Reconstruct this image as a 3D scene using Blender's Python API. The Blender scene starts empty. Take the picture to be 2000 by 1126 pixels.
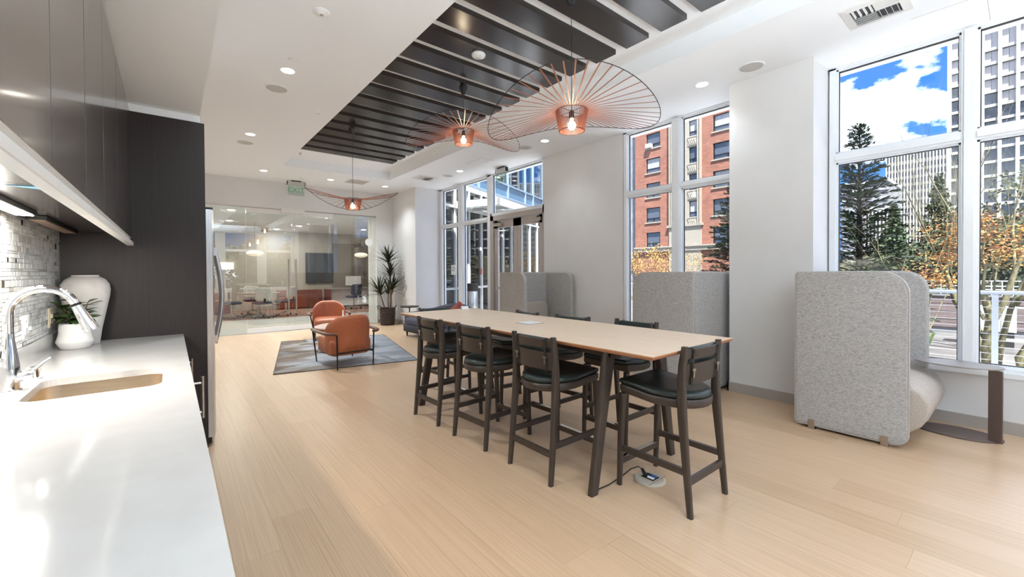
import bpy, bmesh, math, random
from math import sin, cos, pi, radians, sqrt, atan2, tan
from mathutils import Vector, Matrix, Euler

SC = bpy.context.scene
COL = SC.collection
rng = random.Random(7)

# ------------------------------------------------------------------ camera
CAMH = 1.38
yaw, pitch, roll = radians(39.18934), radians(-0.63752), radians(-0.30988)
fwd = Vector((sin(yaw) * cos(pitch), cos(yaw) * cos(pitch), sin(pitch)))
rt = Vector((cos(yaw), -sin(yaw), 0))
up = rt.cross(fwd)
r2 = cos(roll) * rt + sin(roll) * up
u2 = -sin(roll) * rt + cos(roll) * up
cam = bpy.data.objects.new('camera', bpy.data.cameras.new('camera'))
COL.objects.link(cam)
mw = Matrix((r2, u2, -fwd)).transposed().to_4x4()
mw.translation = Vector((0, 0, CAMH))
cam.matrix_world = mw
cam.data.sensor_width = 36
cam.data.lens = 818.106 / 2000 * 36
cam.data.shift_y = (538.25 - 563) / 2000
cam.data.clip_start = 0.02
cam.data.clip_end = 1500
SC.camera = cam

# ------------------------------------------------------------------ colour management
SC.view_settings.view_transform = 'Standard'
SC.view_settings.look = 'None'
SC.view_settings.gamma = 1
SC.view_settings.use_curve_mapping = False
SC.view_settings.exposure = 1.29

# ------------------------------------------------------------------ world
SKY_STRENGTH = 1.0
world = bpy.data.worlds.new('world')
SC.world = world
world.use_nodes = True
nt = world.node_tree
nt.nodes.clear()
def wn(t, **k):
    n = nt.nodes.new(t)
    for a, b in k.items(): setattr(n, a, b)
    return n
tc = wn('ShaderNodeTexCoord')
sep = wn('ShaderNodeSeparateXYZ'); nt.links.new(tc.outputs['Generated'], sep.inputs[0])
ramp = wn('ShaderNodeValToRGB')
ramp.color_ramp.elements[0].position = 0.0; ramp.color_ramp.elements[0].color = (.075, .24, .56, 1)
ramp.color_ramp.elements[1].position = 0.5; ramp.color_ramp.elements[1].color = (.018, .105, .40, 1)
nt.links.new(sep.outputs['Z'], ramp.inputs[0])
mp = wn('ShaderNodeMapping'); mp.inputs['Location'].default_value = (3.1, .4, 5.2); mp.inputs['Scale'].default_value = (1, 1, 1.7)
nt.links.new(tc.outputs['Generated'], mp.inputs[0])
cl = wn('ShaderNodeTexNoise'); cl.inputs['Scale'].default_value = 5.2; cl.inputs['Detail'].default_value = 7
cl.inputs['Roughness'].default_value = .55; cl.inputs['Distortion'].default_value = .1
nt.links.new(mp.outputs[0], cl.inputs['Vector'])
cr = wn('ShaderNodeValToRGB'); cr.color_ramp.elements[0].position = .51; cr.color_ramp.elements[1].position = .65
nt.links.new(cl.outputs['Fac'], cr.inputs[0])
mx = wn('ShaderNodeMix', data_type='RGBA')
nt.links.new(cr.outputs[0], mx.inputs['Factor']); nt.links.new(ramp.outputs[0], mx.inputs[6])
mx.inputs[7].default_value = (2.9, 3.1, 3.4, 1)
bg = wn('ShaderNodeBackground'); bg.inputs['Strength'].default_value = SKY_STRENGTH
nt.links.new(mx.outputs[2], bg.inputs['Color'])
wo = wn('ShaderNodeOutputWorld'); nt.links.new(bg.outputs[0], wo.inputs[0])

# ------------------------------------------------------------------ sun: behind the building, shining out over the street
sun = bpy.data.objects.new('sun', bpy.data.lights.new('sun', 'SUN'))
COL.objects.link(sun)
sun.data.energy = 9.5; sun.data.angle = radians(1.0); sun.data.color = (1, 1, 1)
sdir = Vector((.30, .38, -.87)).normalized()
sun.rotation_euler = sdir.to_track_quat('-Z', 'Y').to_euler()

# unseen fill light added behind the camera to brighten the ceiling
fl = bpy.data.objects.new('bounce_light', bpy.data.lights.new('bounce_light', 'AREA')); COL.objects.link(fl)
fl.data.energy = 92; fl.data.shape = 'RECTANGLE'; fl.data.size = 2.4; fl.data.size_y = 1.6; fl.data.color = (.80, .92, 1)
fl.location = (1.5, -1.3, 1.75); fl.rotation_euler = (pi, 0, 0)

DOWN_W = 30.0        # recessed downlights
BULB_W = 2.6        # pendant bulbs
LED_W = 9.0          # strip under the wall cabinets
OFFICE_W = 105.0     # ceiling luminaires of the office behind the glass

# ------------------------------------------------------------------ helpers: materials
def L(r, g, b):
    f = lambda c: (c / 255) / 12.92 if c <= 10.3 else (((c / 255) + .055) / 1.055) ** 2.4
    return (f(r), f(g), f(b), 1)

class NT:
    def __init__(s, name):
        s.m = bpy.data.materials.new(name); s.m.use_nodes = True
        s.t = s.m.node_tree; s.t.nodes.clear()
        s.out = s.n('ShaderNodeOutputMaterial')
    def n(s, t, **k):
        x = s.t.nodes.new(t)
        for a, b in k.items(): setattr(x, a, b)
        return x
    def l(s, a, b): s.t.links.new(a, b)
    def coords(s, stretch=(1, 1, 1), rnd=False, kind='Object'):
        c = s.n('ShaderNodeTexCoord'); m = s.n('ShaderNodeMapping')
        m.inputs['Scale'].default_value = stretch
        s.l(c.outputs[kind], m.inputs[0])
        if rnd:
            oi = s.n('ShaderNodeObjectInfo'); mu = s.n('ShaderNodeMath', operation='MULTIPLY'); mu.inputs[1].default_value = 97
            s.l(oi.outputs['Random'], mu.inputs[0]); s.l(mu.outputs[0], m.inputs['Location'])
        return m.outputs[0]
    def noise(s, vec, scale, detail=4, rough=.5, dist=0):
        n = s.n('ShaderNodeTexNoise'); n.inputs['Scale'].default_value = scale; n.inputs['Detail'].default_value = detail
        n.inputs['Roughness'].default_value = rough; n.inputs['Distortion'].default_value = dist
        s.l(vec, n.inputs['Vector']); return n.outputs['Fac']
    def ramp(s, fac, stops):
        r = s.n('ShaderNodeValToRGB'); e = r.color_ramp.elements
        while len(e) > 1: e.remove(e[-1])
        e[0].position = stops[0][0]; e[0].color = stops[0][1]
        for p, c in stops[1:]:
            q = e.new(p); q.color = c
        s.l(fac, r.inputs[0]); return r.outputs[0]
    def bsdf(s, col=None, rough=.5, metal=0, spec=.5, coat=0, emis=None, estr=0):
        b = s.n('ShaderNodeBsdfPrincipled')
        if col is not None:
            if hasattr(col, 'is_linked'): s.l(col, b.inputs['Base Color'])
            else: b.inputs['Base Color'].default_value = col
        if hasattr(rough, 'is_linked'): s.l(rough, b.inputs['Roughness'])
        else: b.inputs['Roughness'].default_value = rough
        b.inputs['Metallic'].default_value = metal
        b.inputs['Specular IOR Level'].default_value = spec
        b.inputs['Coat Weight'].default_value = coat; b.inputs['Coat Roughness'].default_value = .1
        if emis: b.inputs['Emission Color'].default_value = emis; b.inputs['Emission Strength'].default_value = estr
        s.l(b.outputs[0], s.out.inputs[0]); s.b = b; return b
    def bump(s, fac, strength, dist=.01):
        u = s.n('ShaderNodeBump'); u.inputs['Strength'].default_value = strength; u.inputs['Distance'].default_value = dist
        s.l(fac, u.inputs['Height']); s.l(u.outputs[0], s.b.inputs['Normal'])

def M(name, c1, rough=.5, metal=0, spec=.5, c2=None, scale=20, stretch=(1, 1, 1), lo=.35, hi=.65, detail=4, bump=0, bdist=.01, coat=0, rnd=False, emis=None, estr=0, kind='Object'):
    t = NT(name)
    if c2 is None and not bump:
        t.bsdf(c1, rough, metal, spec, coat, emis, estr)
    else:
        f = t.noise(t.coords(stretch, rnd, kind), scale, detail)
        col = t.ramp(f, [(lo, c1), (hi, c2 or c1)])
        t.bsdf(col, rough, metal, spec, coat, emis, estr)
        if bump: t.bump(f, bump, bdist)
    return t.m

def glass(name, tint=(1, 1, 1, 1), base=.05, gain=.9, rough=0.0):
    t = NT(name)
    lw = t.n('ShaderNodeLayerWeight'); lw.inputs['Blend'].default_value = .5
    p = t.n('ShaderNodeMath', operation='POWER'); p.inputs[1].default_value = 5
    t.l(lw.outputs['Facing'], p.inputs[0])
    a = t.n('ShaderNodeMath', operation='MULTIPLY_ADD'); a.inputs[1].default_value = gain; a.inputs[2].default_value = base
    t.l(p.outputs[0], a.inputs[0])
    tr = t.n('ShaderNodeBsdfTransparent'); tr.inputs[0].default_value = tint
    gl = t.n('ShaderNodeBsdfGlossy'); gl.inputs['Roughness'].default_value = rough
    mi = t.n('ShaderNodeMixShader'); t.l(a.outputs[0], mi.inputs[0]); t.l(tr.outputs[0], mi.inputs[1]); t.l(gl.outputs[0], mi.inputs[2])
    t.l(mi.outputs[0], t.out.inputs[0]); return t.m

m_wall = M('wall_paint', L(226, 225, 224), .6, c2=L(223, 222, 221), scale=3)
m_ceil = M('ceiling_paint', L(243, 246, 249), .7)
m_trim = M('baseboard_paint', L(172, 164, 157), .45)
m_white = M('white_enamel', L(240, 241, 242), .3)
m_whitep = M('white_plastic', L(232, 231, 228), .4)
m_frame = M('window_frame_white', L(236, 239, 242), .35)
m_doorf = M('door_frame_greige', L(182, 174, 169), .4)
m_bronze = M('window_frame_spare', L(236, 239, 242), .35)  # same white as the window frame, not assigned to anything
m_dark = M('dark_laminate', L(62, 52, 48), .24, c2=L(56, 47, 43), scale=3, stretch=(40, 40, 1), spec=.9, coat=.6)
m_panel = M('dark_panel', L(52, 44, 42), .42, c2=L(47, 40, 38), scale=3, stretch=(40, 40, 1), spec=.35)
m_slat = M('dark_ceiling_wood', L(34, 26, 23), .22, c2=L(29, 22, 19), scale=2, stretch=(1, 30, 30), spec=.65)
m_quartz = M('white_quartz', L(201, 200, 198), .10, c2=L(197, 195, 192), scale=9, spec=.5)
m_steel = M('brushed_steel', L(196, 192, 186), .30, 1, c2=L(176, 172, 167), scale=6, stretch=(1, 60, 1))
m_steelv = M('brushed_steel_vertical', L(205, 203, 200), .28, 1, c2=L(185, 183, 180), scale=5, stretch=(60, 60, 1))
m_sink = M('sink_steel', L(226, 208, 182), .38, 1, c2=L(212, 194, 168), scale=6, stretch=(1, 1, 60))
m_chrome = M('chrome', L(225, 225, 226), .07, 1)
m_nickel = M('satin_nickel', L(186, 178, 170), .3, 1)
m_black = M('black_plastic', L(22, 21, 21), .45)
m_blackm = M('black_metal', L(34, 32, 32), .4, .6)
m_rubber = M('dark_rubber', L(40, 38, 37), .8)
m_stoolw = M('stool_dark_wood', L(66, 56, 49), .40, c2=L(58, 48, 42), scale=4, stretch=(30, 30, 2))
m_leather = M('green_black_leather', L(42, 54, 52), .34, c2=L(37, 47, 46), scale=60, bump=.08, bdist=.002)
m_strap = M('black_strap', L(24, 23, 22), .5)
m_cognac = M('cognac_leather', L(172, 98, 64), .42, c2=L(163, 91, 58), scale=45, bump=.06, bdist=.002)
m_walnut = M('walnut_arm', L(110, 68, 48), .38, c2=L(88, 53, 38), scale=5, stretch=(4, 20, 20))
m_navy = M('navy_velvet', L(66, 68, 88), .7, c2=L(58, 60, 80), scale=40)
m_navyd = M('navy_dark_velvet', L(52, 52, 62), .75)
m_copper = M('copper_ribbon', L(168, 108, 88), .45, .1)
m_wire = M('black_wire', L(25, 24, 24), .45, .3)
m_bulb = M('bulb_glow', L(255, 244, 225), .5, emis=L(255, 226, 180), estr=5)
m_lens = M('downlight_lens', L(255, 255, 255), .5, emis=L(255, 246, 232), estr=9)
m_led = M('led_lens', L(255, 255, 255), .5, emis=L(255, 246, 230), estr=12)
m_grille = M('speaker_grille', L(205, 203, 200), .7, c2=L(190, 188, 186), scale=400)
m_louver = M('louver_white', L(226, 225, 223), .45)
m_return = M('return_grille', L(190, 184, 180), .6)
m_duct = M('duct_dark', L(58, 60, 66), .6)
m_plate = M('taupe_powdercoat', L(104, 88, 82), .42, c2=L(100, 84, 79), scale=90)
m_platel = M('grey_powdercoat', L(150, 143, 138), .33, c2=L(146, 139, 134), scale=90)
m_soil = M('soil', L(60, 42, 30), .9, c2=L(40, 28, 20), scale=60)
m_pot = M('white_ceramic', L(236, 234, 230), .35)
m_vase = M('white_plaster_vase', L(232, 228, 222), .75, c2=L(222, 217, 210), scale=14, bump=.15, bdist=.004)
m_leaf = M('glossy_leaf', L(84, 112, 50), .35, c2=L(52, 80, 34), scale=14)
m_dleaf = M('dracaena_leaf', L(58, 66, 34), .42, c2=L(40, 44, 30), scale=8)
m_stem = M('plant_stem', L(120, 98, 74), .8, c2=L(92, 72, 54), scale=30)
m_basket = M('dark_wicker', L(62, 46, 38), .7, c2=L(36, 26, 22), scale=14, stretch=(1, 1, 4))
m_paper = M('white_paper', L(240, 240, 238), .6)
m_blue = M('blue_tape', L(120, 178, 222), .6)
m_green = M('exit_green', L(110, 172, 140), .4)
m_red = M('red_print', L(190, 50, 45), .5)
m_ink = M('black_print', L(30, 30, 30), .6)
m_acrylic = glass('clear_acrylic', (.90, .96, .92, 1), .10, .7)
m_glass = glass('window_glass', (.98, .99, .99, 1), .03, .8)
m_glassw = glass('partition_glass', (.88, .905, .89, 1), .11, .9)
m_marble = M('pale_table_top', L(214, 190, 176), .3, c2=L(200, 174, 160), scale=6)
m_terr = M('floorbox_beige', L(186, 176, 160), .42)

# oak planks, one tint per plank
t = NT('oak_plank')
v = t.coords((38, 1.3, 1), True)
g1 = t.noise(v, 1.6, 6, .6, .4)
v2 = t.coords((150, 3, 1), True); g2 = t.noise(v2, 2.0, 3, .6)
oi = t.n('ShaderNodeObjectInfo')
base = t.ramp(oi.outputs['Random'], [(0, L(206, 176, 144)), (.5, L(211, 182, 151)), (1, L(201, 171, 138))])
gr = t.ramp(g1, [(.30, (.76, .71, .66, 1)), (.54, (1, 1, 1, 1)), (.75, (1.05, 1.04, 1.03, 1))])
gr2 = t.ramp(g2, [(.35, (.90, .87, .84, 1)), (.6, (1, 1, 1, 1))])
def mulc(a, b):
    x = t.n('ShaderNodeMix', data_type='RGBA', blend_type='MULTIPLY'); x.inputs['Factor'].default_value = 1
    t.l(a, x.inputs[6]); t.l(b, x.inputs[7]); return x.outputs[2]
t.bsdf(mulc(mulc(base, gr), gr2), .33, 0, .55)
t.bump(g1, .05, .002)
m_oak = t.m
m_oakjoint = M('plank_joint', L(170, 136, 104), .8)
m_top = M('table_oak_veneer', L(224, 204, 180), .34, c2=L(213, 190, 163), scale=2.0, stretch=(26, 1.4, 1), detail=6)
m_topedge = M('table_edge', L(176, 124, 90), .45)

# melange fabric
def fabric(name, stretch):
    t = NT(name)
    a = t.noise(t.coords(stretch), 210, 2, .6)
    col = t.ramp(a, [(.34, L(132, 130, 128)), (.46, L(176, 173, 171)), (.60, L(196, 194, 191))])
    t.bsdf(col, .95, 0, .15); t.bump(a, .25, .003); return t.m
m_fabric = fabric('grey_melange_fabric', (.3, .3, 2.2))
m_piping = M('fabric_piping', L(186, 180, 174), .9)
m_seatf = M('seat_fabric', L(196, 186, 174), .95, c2=L(170, 160, 150), scale=160, lo=.4, hi=.6, bump=.15, bdist=.002)

# abstract rug
t = NT('abstract_rug')
v = t.coords((.7, 1.7, 1)); a = t.noise(v, 1.3, 6, .6, .5); vv = t.coords((2, 14, 1)); b = t.noise(vv, 3.0, 5, .7)
sx_ = t.n('ShaderNodeSeparateXYZ'); cc_ = t.n('ShaderNodeTexCoord'); t.l(cc_.outputs['Object'], sx_.inputs[0])
gx = t.n('ShaderNodeMath', operation='MULTIPLY_ADD'); gx.inputs[1].default_value = -.16; t.l(sx_.outputs['X'], gx.inputs[0]); t.l(a, gx.inputs[2])
base = t.ramp(gx.outputs[0], [(.30, L(132, 136, 142)), (.42, L(158, 161, 166)), (.50, L(176, 178, 181)), (.56, L(150, 146, 142)), (.62, L(128, 112, 98)), (.72, L(106, 98, 94)), (.82, L(150, 152, 155))])
gr = t.ramp(b, [(.3, (.80, .80, .81, 1)), (.6, (1, 1, 1, 1))])
t.bsdf(mulc(base, gr), 1, 0, .1); t.bump(b, .2, .004); m_rug = t.m
m_rugedge = M('rug_binding', L(70, 68, 66), .9)

# ------------------------------------------------------------------ helpers: meshes
class MB:
    def __init__(s): s.v = []; s.f = []; s.mi = []; s.cur = 0
    def add(s, vs, fs):
        o = len(s.v); s.v += [tuple(p) for p in vs]; s.f += [tuple(i + o for i in f) for f in fs]; s.mi += [s.cur] * len(fs); return s
    def box(s, x0, x1, y0, y1, z0, z1):
        return s.add([(x0, y0, z0), (x1, y0, z0), (x1, y1, z0), (x0, y1, z0), (x0, y0, z1), (x1, y0, z1), (x1, y1, z1), (x0, y1, z1)],
                     [(0, 3, 2, 1), (4, 5, 6, 7), (0, 1, 5, 4), (1, 2, 6, 5), (2, 3, 7, 6), (3, 0, 4, 7)])
    def bar(s, p0, p1, w, h, w1=None, h1=None, upv=(0, 0, 1)):
        p0, p1 = Vector(p0), Vector(p1); d = (p1 - p0).normalized(); u = Vector(upv)
        if abs(d.dot(u)) > .98: u = Vector((0, 1, 0))
        a = d.cross(u).normalized(); b = a.cross(d)
        w1 = w if w1 is None else w1; h1 = h if h1 is None else h1
        vs = [p0 + a * sx * w / 2 + b * sy * h / 2 for sx, sy in ((-1, -1), (1, -1), (1, 1), (-1, 1))] + \
             [p1 + a * sx * w1 / 2 + b * sy * h1 / 2 for sx, sy in ((-1, -1), (1, -1), (1, 1), (-1, 1))]
        return s.add(vs, [(3, 2, 1, 0), (4, 5, 6, 7), (0, 1, 5, 4), (1, 2, 6, 5), (2, 3, 7, 6), (3, 0, 4, 7)])
    def tube(s, pts, r, n=8, caps=True):
        pts = [Vector(p) for p in pts]; rs = r if isinstance(r, (list, tuple)) else [r] * len(pts)
        rings = []; a = None
        for i, p in enumerate(pts):
            d = (pts[min(i + 1, len(pts) - 1)] - pts[max(i - 1, 0)]).normalized()
            if a is None:
                u = Vector((0, 0, 1)) if abs(d.z) < .9 else Vector((1, 0, 0)); a = d.cross(u).normalized()
            else:
                a = (a - d * a.dot(d)).normalized()
            b = d.cross(a)
            rings.append([p + (a * cos(2 * pi * k / n) + b * sin(2 * pi * k / n)) * rs[i] for k in range(n)])
        vs = [q for ring in rings for q in ring]; fs = []
        for i in range(len(pts) - 1):
            for k in range(n):
                k2 = (k + 1) % n; fs.append((i * n + k, i * n + k2, (i + 1) * n + k2, (i + 1) * n + k))
        if caps: fs += [tuple(range(n - 1, -1, -1)), tuple(range((len(pts) - 1) * n, len(pts) * n))]
        return s.add(vs, fs)
    def lathe(s, prof, n=24, c=(0, 0, 0), caps=True):
        vs = []; fs = []
        for r, z in prof:
            for k in range(n): vs.append((c[0] + r * cos(2 * pi * k / n), c[1] + r * sin(2 * pi * k / n), c[2] + z))
        for i in range(len(prof) - 1):
            for k in range(n):
                k2 = (k + 1) % n; fs.append((i * n + k, i * n + k2, (i + 1) * n + k2, (i + 1) * n + k))
        if caps: fs += [tuple(range(n - 1, -1, -1)), tuple(range((len(prof) - 1) * n, len(prof) * n))]
        return s.add(vs, fs)
    def puffy(s, outline, layers, mapf=None):
        # lofts a closed outline through layers (inset, height); mapf(a, b, h) -> xyz
        xs = [p[0] for p in outline]; ys = [p[1] for p in outline]
        ca, cb = (min(xs) + max(xs)) / 2, (min(ys) + max(ys)) / 2; ha, hb = (max(xs) - min(xs)) / 2, (max(ys) - min(ys)) / 2
        n = len(outline); vs = []; mapf = mapf or (lambda a, b, h: (a, b, h))
        for ins, h in layers:
            sa, sb = max(.02, 1 - ins / ha), max(.02, 1 - ins / hb)
            for a, b in outline: vs.append(mapf(ca + (a - ca) * sa, cb + (b - cb) * sb, h))
        fs = []
        for i in range(len(layers) - 1):
            for k in range(n):
                k2 = (k + 1) % n; fs.append((i * n + k, i * n + k2, (i + 1) * n + k2, (i + 1) * n + k))
        fs += [tuple(range(n - 1, -1, -1)), tuple(range((len(layers) - 1) * n, len(layers) * n))]
        return s.add(vs, fs)
    def prism(s, poly, mapf, h0, h1):
        return s.puffy(poly, [(0, h0), (0, h1)], mapf)
    def mesh(s, name, mats, smooth=True, angle=40):
        me = bpy.data.meshes.new(name); me.from_pydata(s.v, [], s.f)
        bm = bmesh.new(); bm.from_mesh(me); bmesh.ops.recalc_face_normals(bm, faces=bm.faces); bm.to_mesh(me); bm.free()
        for m in (mats if isinstance(mats, (list, tuple)) else [mats]): me.materials.append(m)
        if any(s.mi): me.polygons.foreach_set('material_index', s.mi)
        if smooth:
            me.polygons.foreach_set('use_smooth', [True] * len(me.polygons)); me.set_sharp_from_angle(angle=radians(angle))
        me.update(); return me
    def build(s, name, mats, parent=None, smooth=True, angle=40):
        o = bpy.data.objects.new(name, s.mesh(name, mats, smooth, angle)); COL.objects.link(o)
        if parent: o.parent = parent
        return o

def slab(T, r, k=3, inner=True):
    # layers of a slab of thickness T with rounded rim r, caps subdivided inwards
    ls = []
    for i in range(k + 1):
        a = pi / 2 * i / k; ls.append((r - r * sin(a), -T / 2 + r - r * cos(a)))
    for i in range(k, -1, -1):
        a = pi / 2 * i / k; ls.append((r - r * sin(a), T / 2 - r + r * cos(a)))
    return ls

def rrect(x0, x1, y0, y1, r, n=5):
    rs = r if isinstance(r, (list, tuple)) else [r] * 4      # corners: (x0,y0),(x1,y0),(x1,y1),(x0,y1)
    out = []
    for (cx, cy, a0), q in zip(((x0, y0, pi), (x1, y0, 1.5 * pi), (x1, y1, 0), (x0, y1, .5 * pi)), rs):
        sx = 1 if cx == x0 else -1; sy = 1 if cy == y0 else -1
        for i in range(n + 1):
            a = a0 + pi / 2 * i / n; out.append((cx + sx * q + q * cos(a), cy + sy * q + q * sin(a)))
    return out

def tag(o, label=None, cat=None, group=None, kind=None):
    if label: o['label'] = label
    if cat: o['category'] = cat
    if group: o['group'] = group
    if kind: o['kind'] = kind
    return o
def thing(name, label, cat, loc=(0, 0, 0), rz=0, group=None):
    o = bpy.data.objects.new(name, None); COL.objects.link(o); o.empty_display_size = .1
    o.location = loc; o.rotation_euler = (0, 0, rz); return tag(o, label, cat, group)
def struct(o, label=None): return tag(o, label, None, None, 'structure')
def inst(name, me, parent, loc=(0, 0, 0), rot=(0, 0, 0), scale=(1, 1, 1)):
    o = bpy.data.objects.new(name, me); COL.objects.link(o); o.parent = parent; o.location = loc; o.rotation_euler = rot; o.scale = scale; return o
def dup(o, parent=None):
    c = o.copy(); COL.objects.link(c); c.parent = parent
    for ch in list(o.children): dup(ch, c)
    return c
def again(o, loc, rz, label):
    c = dup(o); c.location = loc; c.rotation_euler = (0, 0, rz); c['label'] = label; return c
def light(kind, power, parent, loc, rot=(0, 0, 0), color=(1, .93, .84), **k):
    d = bpy.data.lights.new('lamp_light', kind); d.energy = power; d.color = color
    for a, b in k.items(): setattr(d, a, b)
    o = bpy.data.objects.new('lamp_light', d); COL.objects.link(o); o.parent = parent; o.location = loc; o.rotation_euler = rot; return o
def text(body, size, mat, parent, loc, rot, name='lettering', ext=.0006):
    c = bpy.data.curves.new(name, 'FONT'); c.body = body; c.size = size; c.extrude = ext; c.align_x = 'CENTER'; c.align_y = 'CENTER'; c.materials.append(mat)
    tmp = bpy.data.objects.new('tmp', c); COL.objects.link(tmp)
    me = bpy.data.meshes.new_from_object(tmp.evaluated_get(bpy.context.evaluated_depsgraph_get())); bpy.data.objects.remove(tmp); bpy.data.curves.remove(c)
    o = bpy.data.objects.new(name, me); COL.objects.link(o); o.parent = parent; o.location = loc; o.rotation_euler = rot; return o

# =================================================================== ROOM
ZC = 3.481; ZT = 3.659
XL, XR, YB, YN = -.58, 5.42, 11.0, -4.0
floor = struct(MB().box(XL - .2, 5.62, YN - .15, YB, -.14, -.006).build('floor', m_oakjoint, smooth=False), 'pale oak plank floor')
pm = MB().box(-.5, .5, -.5, .5, -.0055, 0).mesh('plank', m_oak, smooth=False)
W_, L_ = .20, 1.83
nx = 30; k = 0
for i in range(nx):
    y = YN - rng.random() * L_
    while y < YB - .01:
        a, b = max(y, YN), min(y + L_, YB)
        if b - a > .05:
            inst('plank', pm, floor, (XL + (i + .5) * W_, (a + b) / 2, 0), (0, 0, 0), (W_ - .0006, b - a - .0007, 1))
        y += L_

# ceiling with the sunken tray
cb = MB()
TX0, TX1, TY0, TY1 = 1.742, 3.918, -2.6, 9.25
cb.box(XL - .2, TX0, YN - .1, YB + .1, ZC, ZT + .15); cb.box(TX1, 5.7, YN - .1, YB + .1, ZC, ZT + .15)
cb.box(TX0, TX1, TY1, YB + .1, ZC, ZT + .15); cb.box(TX0, TX1, YN - .1, TY0, ZC, ZT + .15)
cb.box(TX0, TX1, TY0, TY1, ZT, ZT + .15)
ceil = struct(cb.build('ceiling', m_ceil, smooth=False), 'white ceiling with a sunken slatted tray')
sm = MB().box(1.76, 3.588, 0, .254, 3.611, ZT).mesh('slat', m_slat, smooth=False)
for k in range(26): inst('slat', sm, ceil, (0, 8.061 - .384 * k, 0))
# flush access hatches: thin reveals set proud by a hair
h = MB()
for (x0, y0, x1, y1) in ((4.50, 6.40, 4.50, 6.90), (4.50, 6.40, 4.72, 6.40), (4.72, 6.40, 4.72, 6.62), (4.86, .2, 5.40, .2), (4.86, .2, 4.86, .62)):
    h.box(min(x0, x1) - .0025, max(x0, x1) + .0025, min(y0, y1) - .0025, max(y0, y1) + .0025, ZC - .0012, ZC)
h.build('hatch_joint', m_return, ceil, False)

# soffit over the wall cabinets and the refrigerator
sf = MB().box(XL, .19, YN, 4.079, 2.60, ZC).box(XL, .19, 4.079, 5.15, 2.549, ZC)
struct(sf.build('trim_1', m_ceil, smooth=False), 'white dropped soffit above the dark wall cabinets')

struct(MB().box(XL - .14, XL, YN, 18.2, 0, ZC + .1).build('wall_left', m_wall, smooth=False), 'white wall behind the kitchen')
# back wall around the glass partition
GX0, GX1, GZ = -.2, 4.29, 2.865
wb = MB().box(XL, GX0, YB, YB + .12, 0, ZC).box(GX0, GX1, YB, YB + .12, GZ, ZC).box(GX1, 4.80, YB, YB + .62, 0, ZC)
struct(wb.build('wall_back', m_wall, smooth=False), 'white wall above and beside the glass partition')
# window wall: piers, spandrels
def wallpiece(name, label, *boxes):
    m = MB()
    for b in boxes: m.box(*b)
    return struct(m.build(name, m_wall, smooth=False), label)
wallpiece('wall_right', 'white window wall with piers between the windows',
          (4.735, 5.6, 9.60, YB, 0, ZC), (5.40, 5.6, 3.925, 5.675, 0, ZC), (4.948, 5.6, 1.335, 2.14, 0, ZC),
          (5.40, 5.56, -.95, 1.335, 0, .485), (5.40, 5.56, 2.14, 3.925, 0, .485), (5.0, 5.6, -1.7, -.95, 0, ZC),
          (5.40, 5.56, YN, -1.7, 0, .485), (5.42, 5.6, YN, 9.6, ZC, ZC + .4))
# rear wall behind the camera with three window openings
wr = MB().box(XL, 5.6, YN - .14, YN, 0, .5)
for x0, x1 in ((XL, .3), (1.85, 2.15), (3.7, 4.0), (5.35, 5.6)): wr.box(x0, x1, YN - .14, YN, .5, ZC)
struct(wr.build('wall_rear', m_wall, smooth=False), 'white wall behind the camera')

# baseboards
def bb(name, label, *boxes):
    m = MB()
    for b in boxes: m.box(*b)
    struct(m.build(name, m_trim, smooth=False), label)
bb('baseboard_right', 'greige baseboard along the window wall', (4.934, 4.948, 1.322, 2.154, 0, .105), (4.934, 5.4, 2.14, 2.154, 0, .105), (4.934, 5.4, 1.322, 1.335, 0, .105),
   (5.386, 5.40, 3.925, 5.675, 0, .105), (5.386, 5.40, 2.154, 3.925, 0, .105), (5.386, 5.40, -.95, 1.322, 0, .105), (4.721, 4.735, 9.59, YB, 0, .105), (4.721, 5.4, 9.586, 9.60, 0, .105))
bb('baseboard_back', 'greige baseboard right of the glass partition', (GX1 + .01, 4.721, YB - .014, YB, 0, .105))

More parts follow.
